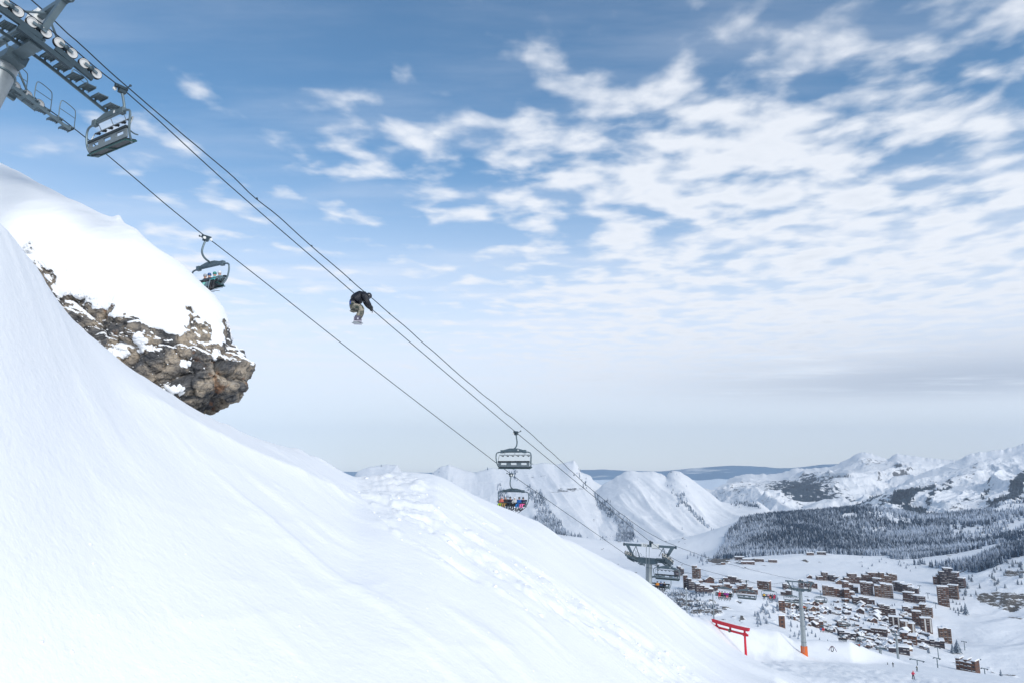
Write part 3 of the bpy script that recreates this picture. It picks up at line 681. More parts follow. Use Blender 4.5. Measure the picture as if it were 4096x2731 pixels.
mountain('right_mountain', 'snowy mountain flank rising out of the right edge, dark woods on its near spur',
         [(3180, 2060), (3300, 2035), (3420, 2010), (3500, 1985), (3580, 1950), (3656, 1903), (3721, 1878), (3790, 1855), (3830, 1838), (3865, 1822), (3889, 1812), (3920, 1806), (3954, 1803), (3990, 1798), (4020, 1794), (4050, 1788), (4076, 1779), (4200, 1730), (4420, 1650)],
         [(3180, 2110), (3700, 2130), (4100, 2140), (4420, 2140)], 5600, 3300, 125, 501, jag=1.6, nx=560, nt=300,
         rockf=lambda U, V, T: 0.40 * G(U, V, 3900, 1870, 140, 40, -0.5) + 0.08,
         forestf=lambda U, V, T: 1.5 * G(U, V, 3640, 1985, 20, 120, 1.05) + 1.3 * G(U, V, 3660, 2052, 60, 26) + 0.7 * G(U, V, 3760, 1960, 130, 14, -0.75) + 1.6 * G(U, V, 4075, 1960, 26, 75, 0.5) + 0.6 * G(U, V, 3950, 1950, 16, 60, 0.5) + 0.9 * G(U, V, 4010, 2020, 90, 12) + 0.6 * G(U, V, 3480, 2010, 160, 16, -0.2) + 0.5 * G(U, V, 3860, 1990, 60, 18, -0.5))
def build_far_hills():
    # low far hills across the lake plain
    for name, label, rid, Yr, zb in [
        ('distant_hills', 'pale blue distant hills along the horizon', [(1500, 1885), (1620, 1888), (1700, 1890), (1900, 1888), (2320, 1878), (2420, 1876), (2520, 1882), (2640, 1884), (2760, 1872), (2860, 1864), (2930, 1860), (3040, 1864), (3120, 1871), (3200, 1868), (3290, 1856), (3360, 1854), (3500, 1860), (4200, 1865)], 13500, 0)]:
        nx, nt = 300, 24; u = np.linspace(1300, 4300, nx); ry = np.interp(u, *np.array(rid, float).T) + 1.2 * fbm(u * 0.03, u * 0, oct=4, seed=7)
        T = np.linspace(0, 1, nt)[:, None]; PYm = 1990 + (ry - 1990)[None] * T; Yd = 9800 + (Yr - 9800) * T ** 1.5 + 0 * PYm
        V = at(np.broadcast_to(u, PYm.shape), PYm, Yd)
        V[..., 1] += 350 * np.sin(np.pi * T) * fbm(V[..., 0] * 0.0006, V[..., 2] * 0.004, oct=4, seed=8)
        Bk = V[-1:].copy(); Bk[..., 1] += 2000; Bk[..., 2] -= 800
        V = np.concatenate([V, Bk])
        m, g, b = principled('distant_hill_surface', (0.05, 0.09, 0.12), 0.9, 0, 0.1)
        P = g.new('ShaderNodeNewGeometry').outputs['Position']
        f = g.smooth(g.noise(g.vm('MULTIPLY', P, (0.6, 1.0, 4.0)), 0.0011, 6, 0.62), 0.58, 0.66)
        g.l.new(g.mixc(f, (0.14, 0.27, 0.42, 1), (0.6, 0.66, 0.72, 1)), b.inputs['Base Color'])  # blue of the distance haze painted into the hills' base colour
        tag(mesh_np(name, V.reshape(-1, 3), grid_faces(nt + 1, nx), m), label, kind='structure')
    # low fog lying on the plain in front of the hills
    u = np.linspace(1300, 4300, 160); T = np.linspace(0, 1, 14)[:, None]
    top = 1916 + 6 * fbm(u * 0.02, u * 0, oct=4, seed=12)
    V = at(np.broadcast_to(u, (14, 160)), 2000 + (top - 2000)[None] * T, 7200 + 2200 * T)
    V[..., 2] += 12 * fbm(V[..., 0] * 0.002, V[..., 1] * 0.002, oct=4, seed=13)
    Bk = V[-1:].copy(); Bk[..., 1] += 400; Bk[..., 2] -= 60
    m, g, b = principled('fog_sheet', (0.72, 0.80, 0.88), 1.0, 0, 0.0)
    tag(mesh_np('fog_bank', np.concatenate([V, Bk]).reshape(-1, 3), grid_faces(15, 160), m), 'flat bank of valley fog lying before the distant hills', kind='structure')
build_far_hills()
# ================================================================== the chairlift
TH = math.radians(31.0); TAN = math.tan(TH)
LAT = np.array([math.cos(TH), -math.sin(TH), 0.0]); DIR = np.array([math.sin(TH), math.cos(TH), 0.0]); UP = np.array([0, 0, 1.0])
GAUGE = 5.6
LX0 = (float(ray(2070, 1730)[0]) - TAN) * 66.0
def on_line(px, py, lat=0.0):
    """point of the vertical plane that runs along the lift, lat metres right of the near rope"""
    a, b = ray(px, py); Y = (LX0 + lat / math.cos(TH)) / (a - TAN); return np.array([a * Y, Y, b * Y])
STEEL = plain('galvanised_steel', (0.135, 0.18, 0.20), 0.45, 0.45, 0.28, 3.0)
STEEL_PALE = plain('pale_galvanised_steel', (0.33, 0.36, 0.37), 0.40, 0.5, 0.25, 2.5)
STEEL_DARK = plain('dark_steel', (0.05, 0.075, 0.09), 0.5, 0.4, 0.2, 4.0)
ROPE = plain('wire_rope', (0.045, 0.06, 0.07), 0.5, 0.5, 0.2, 30.0)
RUBBER = plain('black_rubber', (0.02, 0.022, 0.025), 0.7)
WHEELGREY = plain('wheel_grey', (0.56, 0.555, 0.54), 0.55, 0.1, 0.12, 8.0)
WHITE_PLASTIC = plain('white_plastic', (0.75, 0.75, 0.72), 0.5)
SEAT_BLACK = plain('black_vinyl', (0.025, 0.035, 0.04), 0.5)
SEAT_GREY = plain('grey_seat_shell', (0.20, 0.235, 0.25), 0.55, 0.1)
SEAT_GREEN = plain('green_seat_edge', (0.02, 0.075, 0.07), 0.5)
ORANGE_PAD = plain('orange_padding', (0.62, 0.13, 0.03), 0.7)
RED_PAINT = plain('red_paint', (0.60, 0.025, 0.045), 0.5, 0.0, 0.08)
SNOWCAP = snow_mat('snow_cap', 0.4, 0.2)

NEAR_PIX = [(-900, -640), (-400, -310), (12, -13), (69, 24), (127, 66), (182, 106), (235, 147), (286, 189), (335, 231), (384, 273), (485, 352), (900, 727), (1409, 1168), (1491, 1241), (1675, 1398), (2060, 1724), (2544, 2120), (2594, 2159), (2648, 2201),
            (2668, 2216), (2700, 2236), (2733, 2252), (2886, 2297), (2985, 2321), (3077, 2342), (3165, 2352), (3240, 2347), (3281, 2362), (3330, 2428), (3374, 2465), (3445, 2527), (3535, 2580), (3600, 2532)]
FAR_PIX = [(-900, -230), (-300, 120), (60, 338), (130, 395), (245, 475), (787, 920), (863, 977), (1401, 1400), (1940, 1815), (2045, 1895), (2200, 2005), (2350, 2109), (2465, 2189), (2520, 2226), (2575, 2246), (2632, 2262), (2892, 2316), (3073, 2334), (3190, 2336), (3205, 2386), (3296, 2482), (3368, 2525), (3424, 2552), (3467, 2566), (3500, 2580), (3570, 2534)]
MID_PIX = [(-900, -700), (-300, -330), (253, 118), (300, 163), (440, 288), (900, 684), (1028, 795), (1247, 985), (1400, 1120), (1447, 1160), (1558, 1255), (1700, 1380), (2086, 1704), (2165, 1770), (2340, 1932), (2640, 2155), (2698, 2180), (2901, 2249), (3060, 2290), (3140, 2308), (3205, 2321)]
def curve_pts(pix, lat, wob=0.0, sub=10):
    P = np.array([on_line(px, py, lat) for px, py in pix]); s = np.r_[0, np.cumsum(np.linalg.norm(np.diff(P, axis=0), axis=1))]
    n = len(P); m = np.zeros((n, 3))                                   # monotone-ish cubic through the points
    d = np.diff(P, axis=0) / np.diff(s)[:, None]; cs_ = (d[:-1] * np.diff(s)[1:, None] + d[1:] * np.diff(s)[:-1, None]) / (np.diff(s)[1:] + np.diff(s)[:-1])[:, None]
    m[1:-1] = cs_ if wob else np.where(d[:-1] * d[1:] > 0, 2 * d[:-1] * d[1:] / (d[:-1] + d[1:] + 1e-12 * np.sign(d[1:])), 0.0); m[0] = d[0]; m[-1] = d[-1]
    out = []
    for i in range(n - 1):
        h = s[i + 1] - s[i]; k = max(3, min(60, int(h / 0.6))) if wob else max(3, min(24, int(h / 2)))
        for t in np.linspace(0, 1, k, endpoint=(i == n - 2)):
            out.append((2 * t ** 3 - 3 * t ** 2 + 1) * P[i] + (t ** 3 - 2 * t ** 2 + t) * h * m[i] + (-2 * t ** 3 + 3 * t ** 2) * P[i + 1] + (t ** 3 - t ** 2) * h * m[i + 1])
    out = np.array(out)
    if wob:
        q = np.arange(len(out)); out[:, 2] += 0.45 * wob * vnoise(q * 0.33, q * 0.0, seed=9); out[:, 0] += wob * 0.6 * vnoise(q * 0.3 + 40, q * 0.0, seed=10)
    return out
for nm, pix, lat, r, wob, lab in [('haul_rope', NEAR_PIX, 0.0, 0.030, 0, 'near strand of the dark steel haul rope carrying the empty chairs down'),
                                  ('haul_rope', FAR_PIX, -GAUGE, 0.030, 0, 'far strand of the dark steel haul rope carrying skiers up'),
                                  ('signal_cable', MID_PIX, -GAUGE / 2, 0.034, 0.10, 'wavy dark signal cable strung above the haul ropes')]:
    o = MB().tube(curve_pts(pix, lat, wob), r, 6).build(nm, ROPE, None, True)
    tag(o, lab, 'cable')
    if nm == 'signal_cable':
        for (px, py) in [(1028, 795), (1247, 985), (1400, 1120), (1558, 1255), (2086, 1704), (2165, 1770), (2340, 1932)]:
            c = on_line(px, py, lat); MB().box(c, (0.08, 0.11, 0.11)).build('cable_clamp', STEEL_DARK, o)

# ---- chairs
def arc(pts, n=6):
    """smooth a short polyline"""
    P = np.array(pts, float)
    for _ in range(2):
        Q = [P[0]]
        for i in range(len(P) - 1): Q += [0.75 * P[i] + 0.25 * P[i + 1], 0.25 * P[i] + 0.75 * P[i + 1]]
        P = np.array(Q + [P[-1]])
    return P
def make_chair(bar_down):
    root = empty('chairlift_chair')
    BY = -0.45; ZB = -1.85; ZS = -3.42                                 # bail plane, top bar, seat underside
    g = MB(); g.box((0, 0, 0.02), (0.16, 0.62, 0.16)); g.box((0, 0.05, -0.16), (0.20, 0.34, 0.22))
    for s in (-1, 1): g.tube([(0.10, s * 0.12 - 0.1, -0.02), (0.10, s * 0.12 + 0.14, -0.02)], 0.075, 8)
    g.tube([(0.05, 0.1, -0.1), (0.42, 0.22, 0.10)], 0.03, 6); g.disc((0.42, 0.22, 0.10), (1, 0.3, 0.5), [(0.04, -0.05), (0.07, 0), (0.04, 0.05)], 8)
    gr = g.build('grip', STEEL_DARK, root)
    for s in (-1, 1): MB().disc((-0.14, s * 0.24, -0.12), (1, 0, 0), [(0.05, -0.05), (0.095, -0.04), (0.095, 0.04), (0.05, 0.05)], 12).build('guide_roller', WHITE_PLASTIC, gr)
    MB().tube(arc([(0, 0.05, -0.2), (0, 0.22, -0.75), (0, 0.26, -1.1), (0, 0.05, -1.42), (0, BY, -1.62)]), 0.065, 8).build('hanger', STEEL, root, True)
    y = MB()
    y.prism([(-1.22, BY - 0.05, ZB + 0.02), (1.22, BY - 0.05, ZB + 0.02), (1.22, BY - 0.05, ZB + 0.13), (0.42, BY - 0.05, ZB + 0.32), (-0.42, BY - 0.05, ZB + 0.32), (-1.22, BY - 0.05, ZB + 0.13)], (0, 0.10, 0))
    for s in (-1, 1): y.box((s * 1.22, BY, ZB + 0.02), (0.30, 0.22, 0.30))
    yo = y.build('yoke', STEEL, root)
    MB().box((0.55, BY - 0.053, ZB + 0.14), (0.12, 0.01, 0.13)).build('number_plate', WHITE_PLASTIC, yo)
    b = MB(); b.tube(arc([(-1.42, BY + 0.48, ZS + 0.12), (-1.72, BY + 0.30, ZS + 0.02), (-1.86, BY + 0.06, ZS + 0.40), (-1.95, BY, -2.4), (-1.90, BY, ZB - 0.12), (-1.60, BY, ZB - 0.03), (-1.3, BY, ZB - 0.03), (1.3, BY, ZB - 0.03), (1.60, BY, ZB - 0.03), (1.90, BY, ZB - 0.12), (1.95, BY, -2.4), (1.86, BY + 0.06, ZS + 0.40), (1.72, BY + 0.30, ZS + 0.02), (1.42, BY + 0.48, ZS + 0.12)]), 0.055, 8)
    b.build('bail', STEEL, root, True)
    # backrest: a shell with three long slots
    k = MB(); zt, zb_ = ZS + 0.72, ZS + 0.16; yb = BY + 0.08
    tilt = lambda z: yb - 0.16 * (z - zb_)
    def slab(x0, x1, z0, z1, th=0.07):
        k.prism([(x0, tilt(z0), z0), (x1, tilt(z0), z0), (x1, tilt(z1), z1), (x0, tilt(z1), z1)], (0, th, 0))
    slab(-1.68, 1.68, zb_, zb_ + 0.19); slab(-1.68, 1.68, zt - 0.19, zt - 0.13)
    xs = [-1.68, -1.42, -0.80, -0.32, 0.32, 0.80, 1.42, 1.68]
    for i in range(0, 8, 2): slab(xs[i], xs[i + 1], zb_ + 0.19, zt - 0.19)
    k.build('backrest', SEAT_GREY, root)
    t = MB(); t.prism([(-1.70, tilt(zt) - 0.03, zt - 0.13), (1.70, tilt(zt) - 0.03, zt - 0.13), (1.70, tilt(zt) - 0.03, zt), (-1.70, tilt(zt) - 0.03, zt)], (0, 0.14, 0)); t.build('backrest_cushion', SEAT_BLACK, root)
    s_ = MB(); s_.prism([(-1.66, yb - 0.02, ZS + 0.02), (-1.66, yb + 0.48, ZS + 0.15), (-1.66, yb + 0.48, ZS + 0.22), (-1.66, yb, ZS + 0.11)], (3.32, 0, 0)); st = s_.build('seat', SEAT_BLACK, root)
    e = MB(); e.beam((-1.70, yb - 0.03, ZS), (1.70, yb - 0.03, ZS), 0.06, 0.05); e.beam((-1.70, yb + 0.49, ZS + 0.14), (1.70, yb + 0.49, ZS + 0.14), 0.06, 0.05)
    for xx in (-1.70, 0.0, 1.70): e.beam((xx, yb - 0.05, ZS - 0.03), (xx, yb + 0.49, ZS + 0.11), 0.05, 0.05)
    e.build('seat_frame', SEAT_GREEN, root)
    for s in (-1, 1):
        a = MB(); a.tube(arc([(s * 1.74, yb, ZS + 0.55), (s * 1.74, yb + 0.30, ZS + 0.42), (s * 1.74, yb + 0.50, ZS + 0.45)]), 0.035, 6)
        a.build('armrest', STEEL, root)
    r = MB()
    if bar_down:
        for s in (-1, 1): r.tube(arc([(s * 1.74, yb + 0.04, ZS + 0.55), (s * 1.72, yb + 0.55, ZS + 0.52), (s * 1.62, yb + 0.62, ZS + 0.42)]), 0.03, 6)
        r.tube([(-1.62, yb + 0.62, ZS + 0.42), (1.62, yb + 0.62, ZS + 0.42)], 0.03, 6); fz, fy = ZS - 0.32, yb + 0.72
        for i in range(3): r.tube([(-1.1 + 1.1 * i, yb + 0.62, ZS + 0.42), (-1.1 + 1.1 * i, fy, fz)], 0.022, 6)
    else:
        for s in (-1, 1): r.tube(arc([(s * 1.76, yb, ZS + 0.55), (s * 1.76, yb + 0.10, ZS + 0.95), (s * 1.70, yb + 0.20, ZB - 0.30)]), 0.028, 6)
        r.tube([(-1.70, yb + 0.2, ZB - 0.30), (1.70, yb + 0.2, ZB - 0.30)], 0.035, 6); fz, fy = ZB - 0.36, yb + 0.2
        for i in range(3): r.tube([(-1.1 + 1.1 * i, yb + 0.2, ZB - 0.30), (-0.95 + 1.1 * i, BY, ZB - 0.02)], 0.02, 6)
    bar = r.build('safety_bar', STEEL_PALE if not bar_down else STEEL, root, True)
    for i in range(6):
        x = -1.42 + 0.568 * i
        MB().prism([(x - 0.20, fy - 0.06, fz), (x + 0.20, fy - 0.06, fz), (x + 0.10, fy - 0.06, fz - 0.10), (x - 0.06, fy - 0.06, fz - 0.03)], (0, 0.12, 0)).build('footrest', RUBBER, bar)
    return root
CH_EMPTY = make_chair(False); CH_FULL = make_chair(True)
used = {}
def place_chair(proto, pt, down, label, group):
    o = proto if proto.name not in used else copy_tree(proto); used[proto.name] = 1
    o.location = pt; o.rotation_euler = (0, 0, -TH if down else math.pi - TH)
    tag(o, label, 'chairlift chair', group); return o

# ---- people: one skinned surface each
def skin_mesh(name, nodes, edges, mats, assign, sub=1, root='pelvis'):
    names = list(nodes); me = bpy.data.meshes.new(name); me.from_pydata([nodes[n][0] for n in names], [(names.index(a), names.index(b)) for a, b in edges], [])
    ob = bpy.data.objects.new(name, me); COL.objects.link(ob)
    md = ob.modifiers.new('skin', 'SKIN'); md.use_smooth_shade = True
    sv = me.skin_vertices[0].data
    for i, n in enumerate(names):
        r = nodes[n][1]; sv[i].radius = r if hasattr(r, '__len__') else (r, r); sv[i].use_root = (n == root)
    sb = ob.modifiers.new('sub', 'SUBSURF'); sb.levels = sub; sb.render_levels = sub
    dg = bpy.context.evaluated_depsgraph_get(); res = bpy.data.meshes.new_from_object(ob.evaluated_get(dg))
    bpy.data.objects.remove(ob); bpy.data.meshes.remove(me)
    res.name = name; res.materials.clear()
    for m in mats: res.materials.append(m)
    for p in res.polygons: p.material_index = assign(p.center); p.use_smooth = True
    return res
SKIN = plain('skin', (0.55, 0.33, 0.24), 0.6); BOOT = plain('boot_dark', (0.05, 0.05, 0.055), 0.5); GLOVE = plain('glove_black', (0.025, 0.027, 0.03), 0.7)
def cloth(c, rough=0.7):
    return plain('cloth_%03d_%03d_%03d' % tuple(int(q * 999) for q in c), c, rough, 0, 0.2, 9.0)
def seated_mesh():
    N = {'pelvis': ((0, 0.12, 0.16), (0.19, 0.15)), 'waist': ((0, 0.09, 0.30), (0.19, 0.14)), 'chest': ((0, 0.08, 0.46), (0.21, 0.15)), 'neck': ((0, 0.10, 0.61), 0.075), 'head': ((0, 0.13, 0.72), 0.095), 'crown': ((0, 0.13, 0.82), 0.07)}
    E = [('pelvis', 'waist'), ('waist', 'chest'), ('chest', 'neck'), ('neck', 'head'), ('head', 'crown')]
    for s, k in ((-1, 'a'), (1, 'b')):
        N.update({k + 'sh': ((s * 0.20, 0.08, 0.52), 0.085), k + 'el': ((s * 0.27, 0.20, 0.30), 0.062), k + 'ha': ((s * 0.15, 0.42, 0.26), 0.048), k + 'fi': ((s * 0.10, 0.49, 0.24), 0.04),
                  k + 'hp': ((s * 0.11, 0.20, 0.12), 0.115), k + 'kn': ((s * 0.13, 0.56, 0.13), 0.09), k + 'sn': ((s * 0.13, 0.60, -0.14), 0.075), k + 'an': ((s * 0.13, 0.57, -0.34), 0.07), k + 'to': ((s * 0.14, 0.76, -0.40), 0.058)})
        E += [('chest', k + 'sh'), (k + 'sh', k + 'el'), (k + 'el', k + 'ha'), (k + 'ha', k + 'fi'), ('pelvis', k + 'hp'), (k + 'hp', k + 'kn'), (k + 'kn', k + 'sn'), (k + 'sn', k + 'an'), (k + 'an', k + 'to')]
    def asg(c):
        if c.z > 0.60: return 3
        if c.z < -0.20: return 2
        if c.y > 0.38 and c.z > 0.215 and abs(c.x) < 0.22: return 4
        if c.z < 0.20 and (c.y > 0.10 or c.z < 0.10): return 1
        return 0
    return skin_mesh('person_seated', N, E, [cloth((0.05, 0.05, 0.06)), cloth((0.03, 0.03, 0.03)), BOOT, SKIN, GLOVE], asg)
SEATED = seated_mesh()
def helmet_mesh(mat):
    h = MB(); prof = [(0.02, 0.115), (0.07, 0.10), (0.105, 0.065), (0.122, 0.01), (0.125, -0.04), (0.118, -0.06)]
    h.disc((0, 0, 0), (0, 0, 1), [(r, o) for r, o in reversed(prof)], 14); return h.mesh('helmet', mat, True)
def goggles_mesh(mat):
    k = MB(); n = 9; vs = []
    for i in range(n):
        a = math.radians(-75 + 150 * i / (n - 1)); vs.append((0.112 * math.sin(a), 0.112 * math.cos(a)))
    poly = [(x, y, -0.035) for x, y in vs] + [(x * 0.86, y * 0.86, -0.035) for x, y in reversed(vs)]
    k.prism(poly, (0, 0, 0.06)); return k.mesh('goggles', mat)
def ski_mesh(mat):
    k = MB(); L = 0.85; w = 0.045
    prof = [(-0.75, 0.02), (-0.70, 0.0), (0.70, 0.0), (0.80, 0.03), (0.86, 0.08)]
    for i in range(4):
        (y0, z0), (y1, z1) = prof[i], prof[i + 1]
        k.add([(-w, y0, z0), (w, y0, z0), (w, y1, z1), (-w, y1, z1), (-w, y0, z0 + 0.02), (w, y0, z0 + 0.02), (w, y1, z1 + 0.02), (-w, y1, z1 + 0.02)], [(0, 3, 2, 1), (4, 5, 6, 7), (0, 1, 5, 4), (1, 2, 6, 5), (2, 3, 7, 6), (3, 0, 4, 7)])
    return k.mesh('ski', mat)
HELM = {}; SKI = ski_mesh(plain('ski_dark', (0.06, 0.06, 0.07), 0.4)); GOG = goggles_mesh(plain('goggle_lens', (0.03, 0.05, 0.09), 0.15, 0.0, 0.05, 6, 0.8))
def dress(me, jacket, pants):
    m = me.copy(); m.materials[0] = cloth(jacket); m.materials[1] = cloth(pants); return m
DRESSED = {}
def person_seated(chair, slot, jacket, pants, helmet, label, group, skis=True, lean=0.0):
    """slot -2.5..2.5 counted along the chair's own left to right"""
    key = (jacket, pants)
    if key not in DRESSED: DRESSED[key] = dress(SEATED, jacket, pants)
    o = link(bpy.data.objects.new('person', DRESSED[key])); tag(o, label, 'person', group)
    R_ = Matrix.Rotation(chair.rotation_euler[2], 4, 'Z')
    o.matrix_world = Matrix.Translation(chair.location) @ R_ @ Matrix.Translation((slot * 0.545, -0.36, -3.30)) @ Matrix.Rotation(lean, 4, 'Z')
    if helmet:
        if helmet not in HELM: HELM[helmet] = helmet_mesh(plain('helmet_%d_%d_%d' % tuple(int(q * 99) for q in helmet), helmet, 0.3, 0, 0.05, 5, 0.5))
        h = link(bpy.data.objects.new('helmet', HELM[helmet]), o); h.location = (0, 0.12, 0.80)
        q = link(bpy.data.objects.new('goggles', GOG), o); q.location = (0, 0.125, 0.765)
    if skis:
        for s in (-1, 1):
            k = link(bpy.data.objects.new('ski', SKI), o); k.location = (s * 0.135, 0.66, -0.47); k.rotation_euler = (math.radians(-14 + 6 * s), 0, 0.06 * s)
    return o

BLK = (0.022, 0.024, 0.03); GREY = (0.16, 0.19, 0.20)
CHAIRS_N = [((485, 352), 'empty six-seat chair nearest the left tower, seen from below'), ((2063, 1727), 'empty six-seat chair hanging on the near rope against the far mountains'),
            ((2668, 2216), 'empty six-seat chair passing in front of the tower numbered 15'), ((2985, 2321), 'empty six-seat chair above the red gate'),
            ((3165, 2352), 'empty six-seat chair just left of the orange-padded tower'), ((3281, 2362), 'empty six-seat chair just right of the orange-padded tower'),
            ((3374, 2465), 'small empty chair below the orange-padded tower, over the chalets'), ((3445, 2527), 'smallest empty chair far down the near rope')]
for (q, lab) in CHAIRS_N: place_chair(CH_EMPTY, on_line(*q), True, lab, 'empty chairs on the near rope')
HW = (0.7, 0.7, 0.7); HD = (0.04, 0.05, 0.06); HB = (0.03, 0.09, 0.25); HG = (0.02, 0.22, 0.18)
LOADS = [((826, 950), 'chair of skiers half hidden behind the snow cap of the crag', 'on the chair by the snowy crag',
          [(0.3, (0.06, 0.06, 0.07), BLK, (0.35, 0.36, 0.38), 'in dark jacket, mostly hidden'), (-0.5, (0.05, 0.045, 0.06), (0.25, 0.62, 0.55), HB, 'in dark jacket and mint trousers'), (-1.5, (0.12, 0.55, 0.55), (0.14, 0.22, 0.26), HG, 'in turquoise jacket and green helmet'), (-2.4, (0.20, 0.29, 0.32), BLK, HW, 'in grey-blue jacket and white helmet')]),
         ((2045, 1895), 'chair of six skiers in front of the white mountains', 'on the chair before the white mountains',
          [(2.5, (0.75, 0.20, 0.14), (0.45, 0.60, 0.06), (0.55, 0.45, 0.5), 'in coral jacket and lime trousers'), (1.6, (0.05, 0.04, 0.04), (0.42, 0.26, 0.10), None, 'in dark jacket and tan trousers'), (0.5, (0.03, 0.03, 0.05), BLK, HD, 'in black with black helmet'), (-0.5, (0.70, 0.69, 0.66), BLK, HW, 'in white jacket'), (-1.6, (0.02, 0.16, 0.50), (0.03, 0.22, 0.60), HD, 'all in blue'), (-2.5, (0.03, 0.035, 0.09), (0.90, 0.16, 0.40), HD, 'in navy jacket and bright pink trousers')]),
         ((2632, 2262), 'chair of riders coming up behind the snow edge under tower 15', 'on the chair below tower 15',
          [(0.5, (0.75, 0.30, 0.05), BLK, HD, 'in orange jacket'), (-0.6, (0.03, 0.05, 0.12), BLK, HB, 'in dark blue with blue helmet'), (-1.6, BLK, BLK, HD, 'all in black')]),
         ((2892, 2316), 'chair of five skiers above the red gate', 'on the chair above the red gate',
          [(1.6, (0.75, 0.02, 0.04), (0.75, 0.02, 0.04), (0.6, 0.03, 0.05), 'all in red'), (0.7, (0.06, 0.07, 0.05), BLK, HD, 'in dark olive jacket'), (-0.4, (0.35, 0.02, 0.25), BLK, HD, 'in magenta jacket and black trousers'), (-1.3, (0.30, 0.05, 0.35), (0.85, 0.08, 0.16), HW, 'in purple jacket and coral trousers'), (-2.3, BLK, BLK, HD, 'all in black')]),
         ((3073, 2334), 'chair of five skiers led by a yellow jacket', 'on the chair with the yellow jacket',
          [(2.3, (0.85, 0.50, 0.02), BLK, HD, 'in yellow jacket'), (0.3, (0.75, 0.45, 0.5), (0.06, 0.05, 0.07), HW, 'in pale pink jacket'), (-0.6, (0.04, 0.03, 0.04), (0.80, 0.16, 0.06), HD, 'in black jacket and orange trousers'), (-1.5, (0.14, 0.17, 0.20), BLK, HD, 'in grey jacket'), (-2.4, (0.60, 0.03, 0.10), (0.75, 0.03, 0.12), HD, 'all in crimson')]),
         ((3203, 2388), 'chair of riders passing behind the orange-padded tower', 'on the chair behind the orange-padded tower',
          [(2.4, BLK, BLK, HD, 'in black at the left end'), (1.5, (0.03, 0.04, 0.06), BLK, HD, 'in black second from the left'), (-1.2, (0.7, 0.06, 0.04), BLK, HD, 'in red jacket'), (-2.2, (0.45, 0.22, 0.08), (0.35, 0.2, 0.1), HD, 'in brown jacket')]),
         ((3296, 2482), 'small chair of skiers with a blue jacket at one end', 'on the small chair with the blue jacket',
          [(2.4, (0.03, 0.25, 0.65), (0.05, 0.20, 0.45), HD, 'in blue'), (1.3, (0.75, 0.05, 0.05), (0.8, 0.06, 0.06), HD, 'in red second from left'), (0.5, (0.70, 0.08, 0.08), (0.75, 0.05, 0.05), HD, 'in red, third from left'), (-0.8, BLK, BLK, HD, 'in black'), (-2.0, (0.6, 0.6, 0.62), BLK, HD, 'in white jacket')]),
         ((3368, 2525), 'small chair packed with six skiers in black', 'on the small chair packed in black', [(2.5 - i, BLK, BLK, HD, 'all in black') for i in range(6)]),
         ((3424, 2552), 'small chair of skiers with one orange jacket', 'on the small chair with one orange jacket', [(2.5 - i, BLK, BLK, HD, 'all in black') for i in range(4)] + [(-1.5, (0.55, 0.25, 0.2), BLK, HD, 'in rust jacket'), (-2.4, (0.85, 0.14, 0.03), BLK, HD, 'in orange jacket')]),
         ((3467, 2566), 'smallest chair of skiers, just left of the short tower', 'on the smallest chair by the short tower', [(2.0 - i, BLK, BLK, HD, 'all in black') for i in range(4)])]
for (q, lab, where, load) in LOADS:
    c = place_chair(CH_FULL, on_line(*q, -GAUGE), False, lab, 'chairs carrying skiers up')
    for (slot, ja, pa, he, what) in load: person_seated(c, slot, ja, pa, he, 'skier %s, seated %s' % (what, where), 'skiers riding up ' + where)

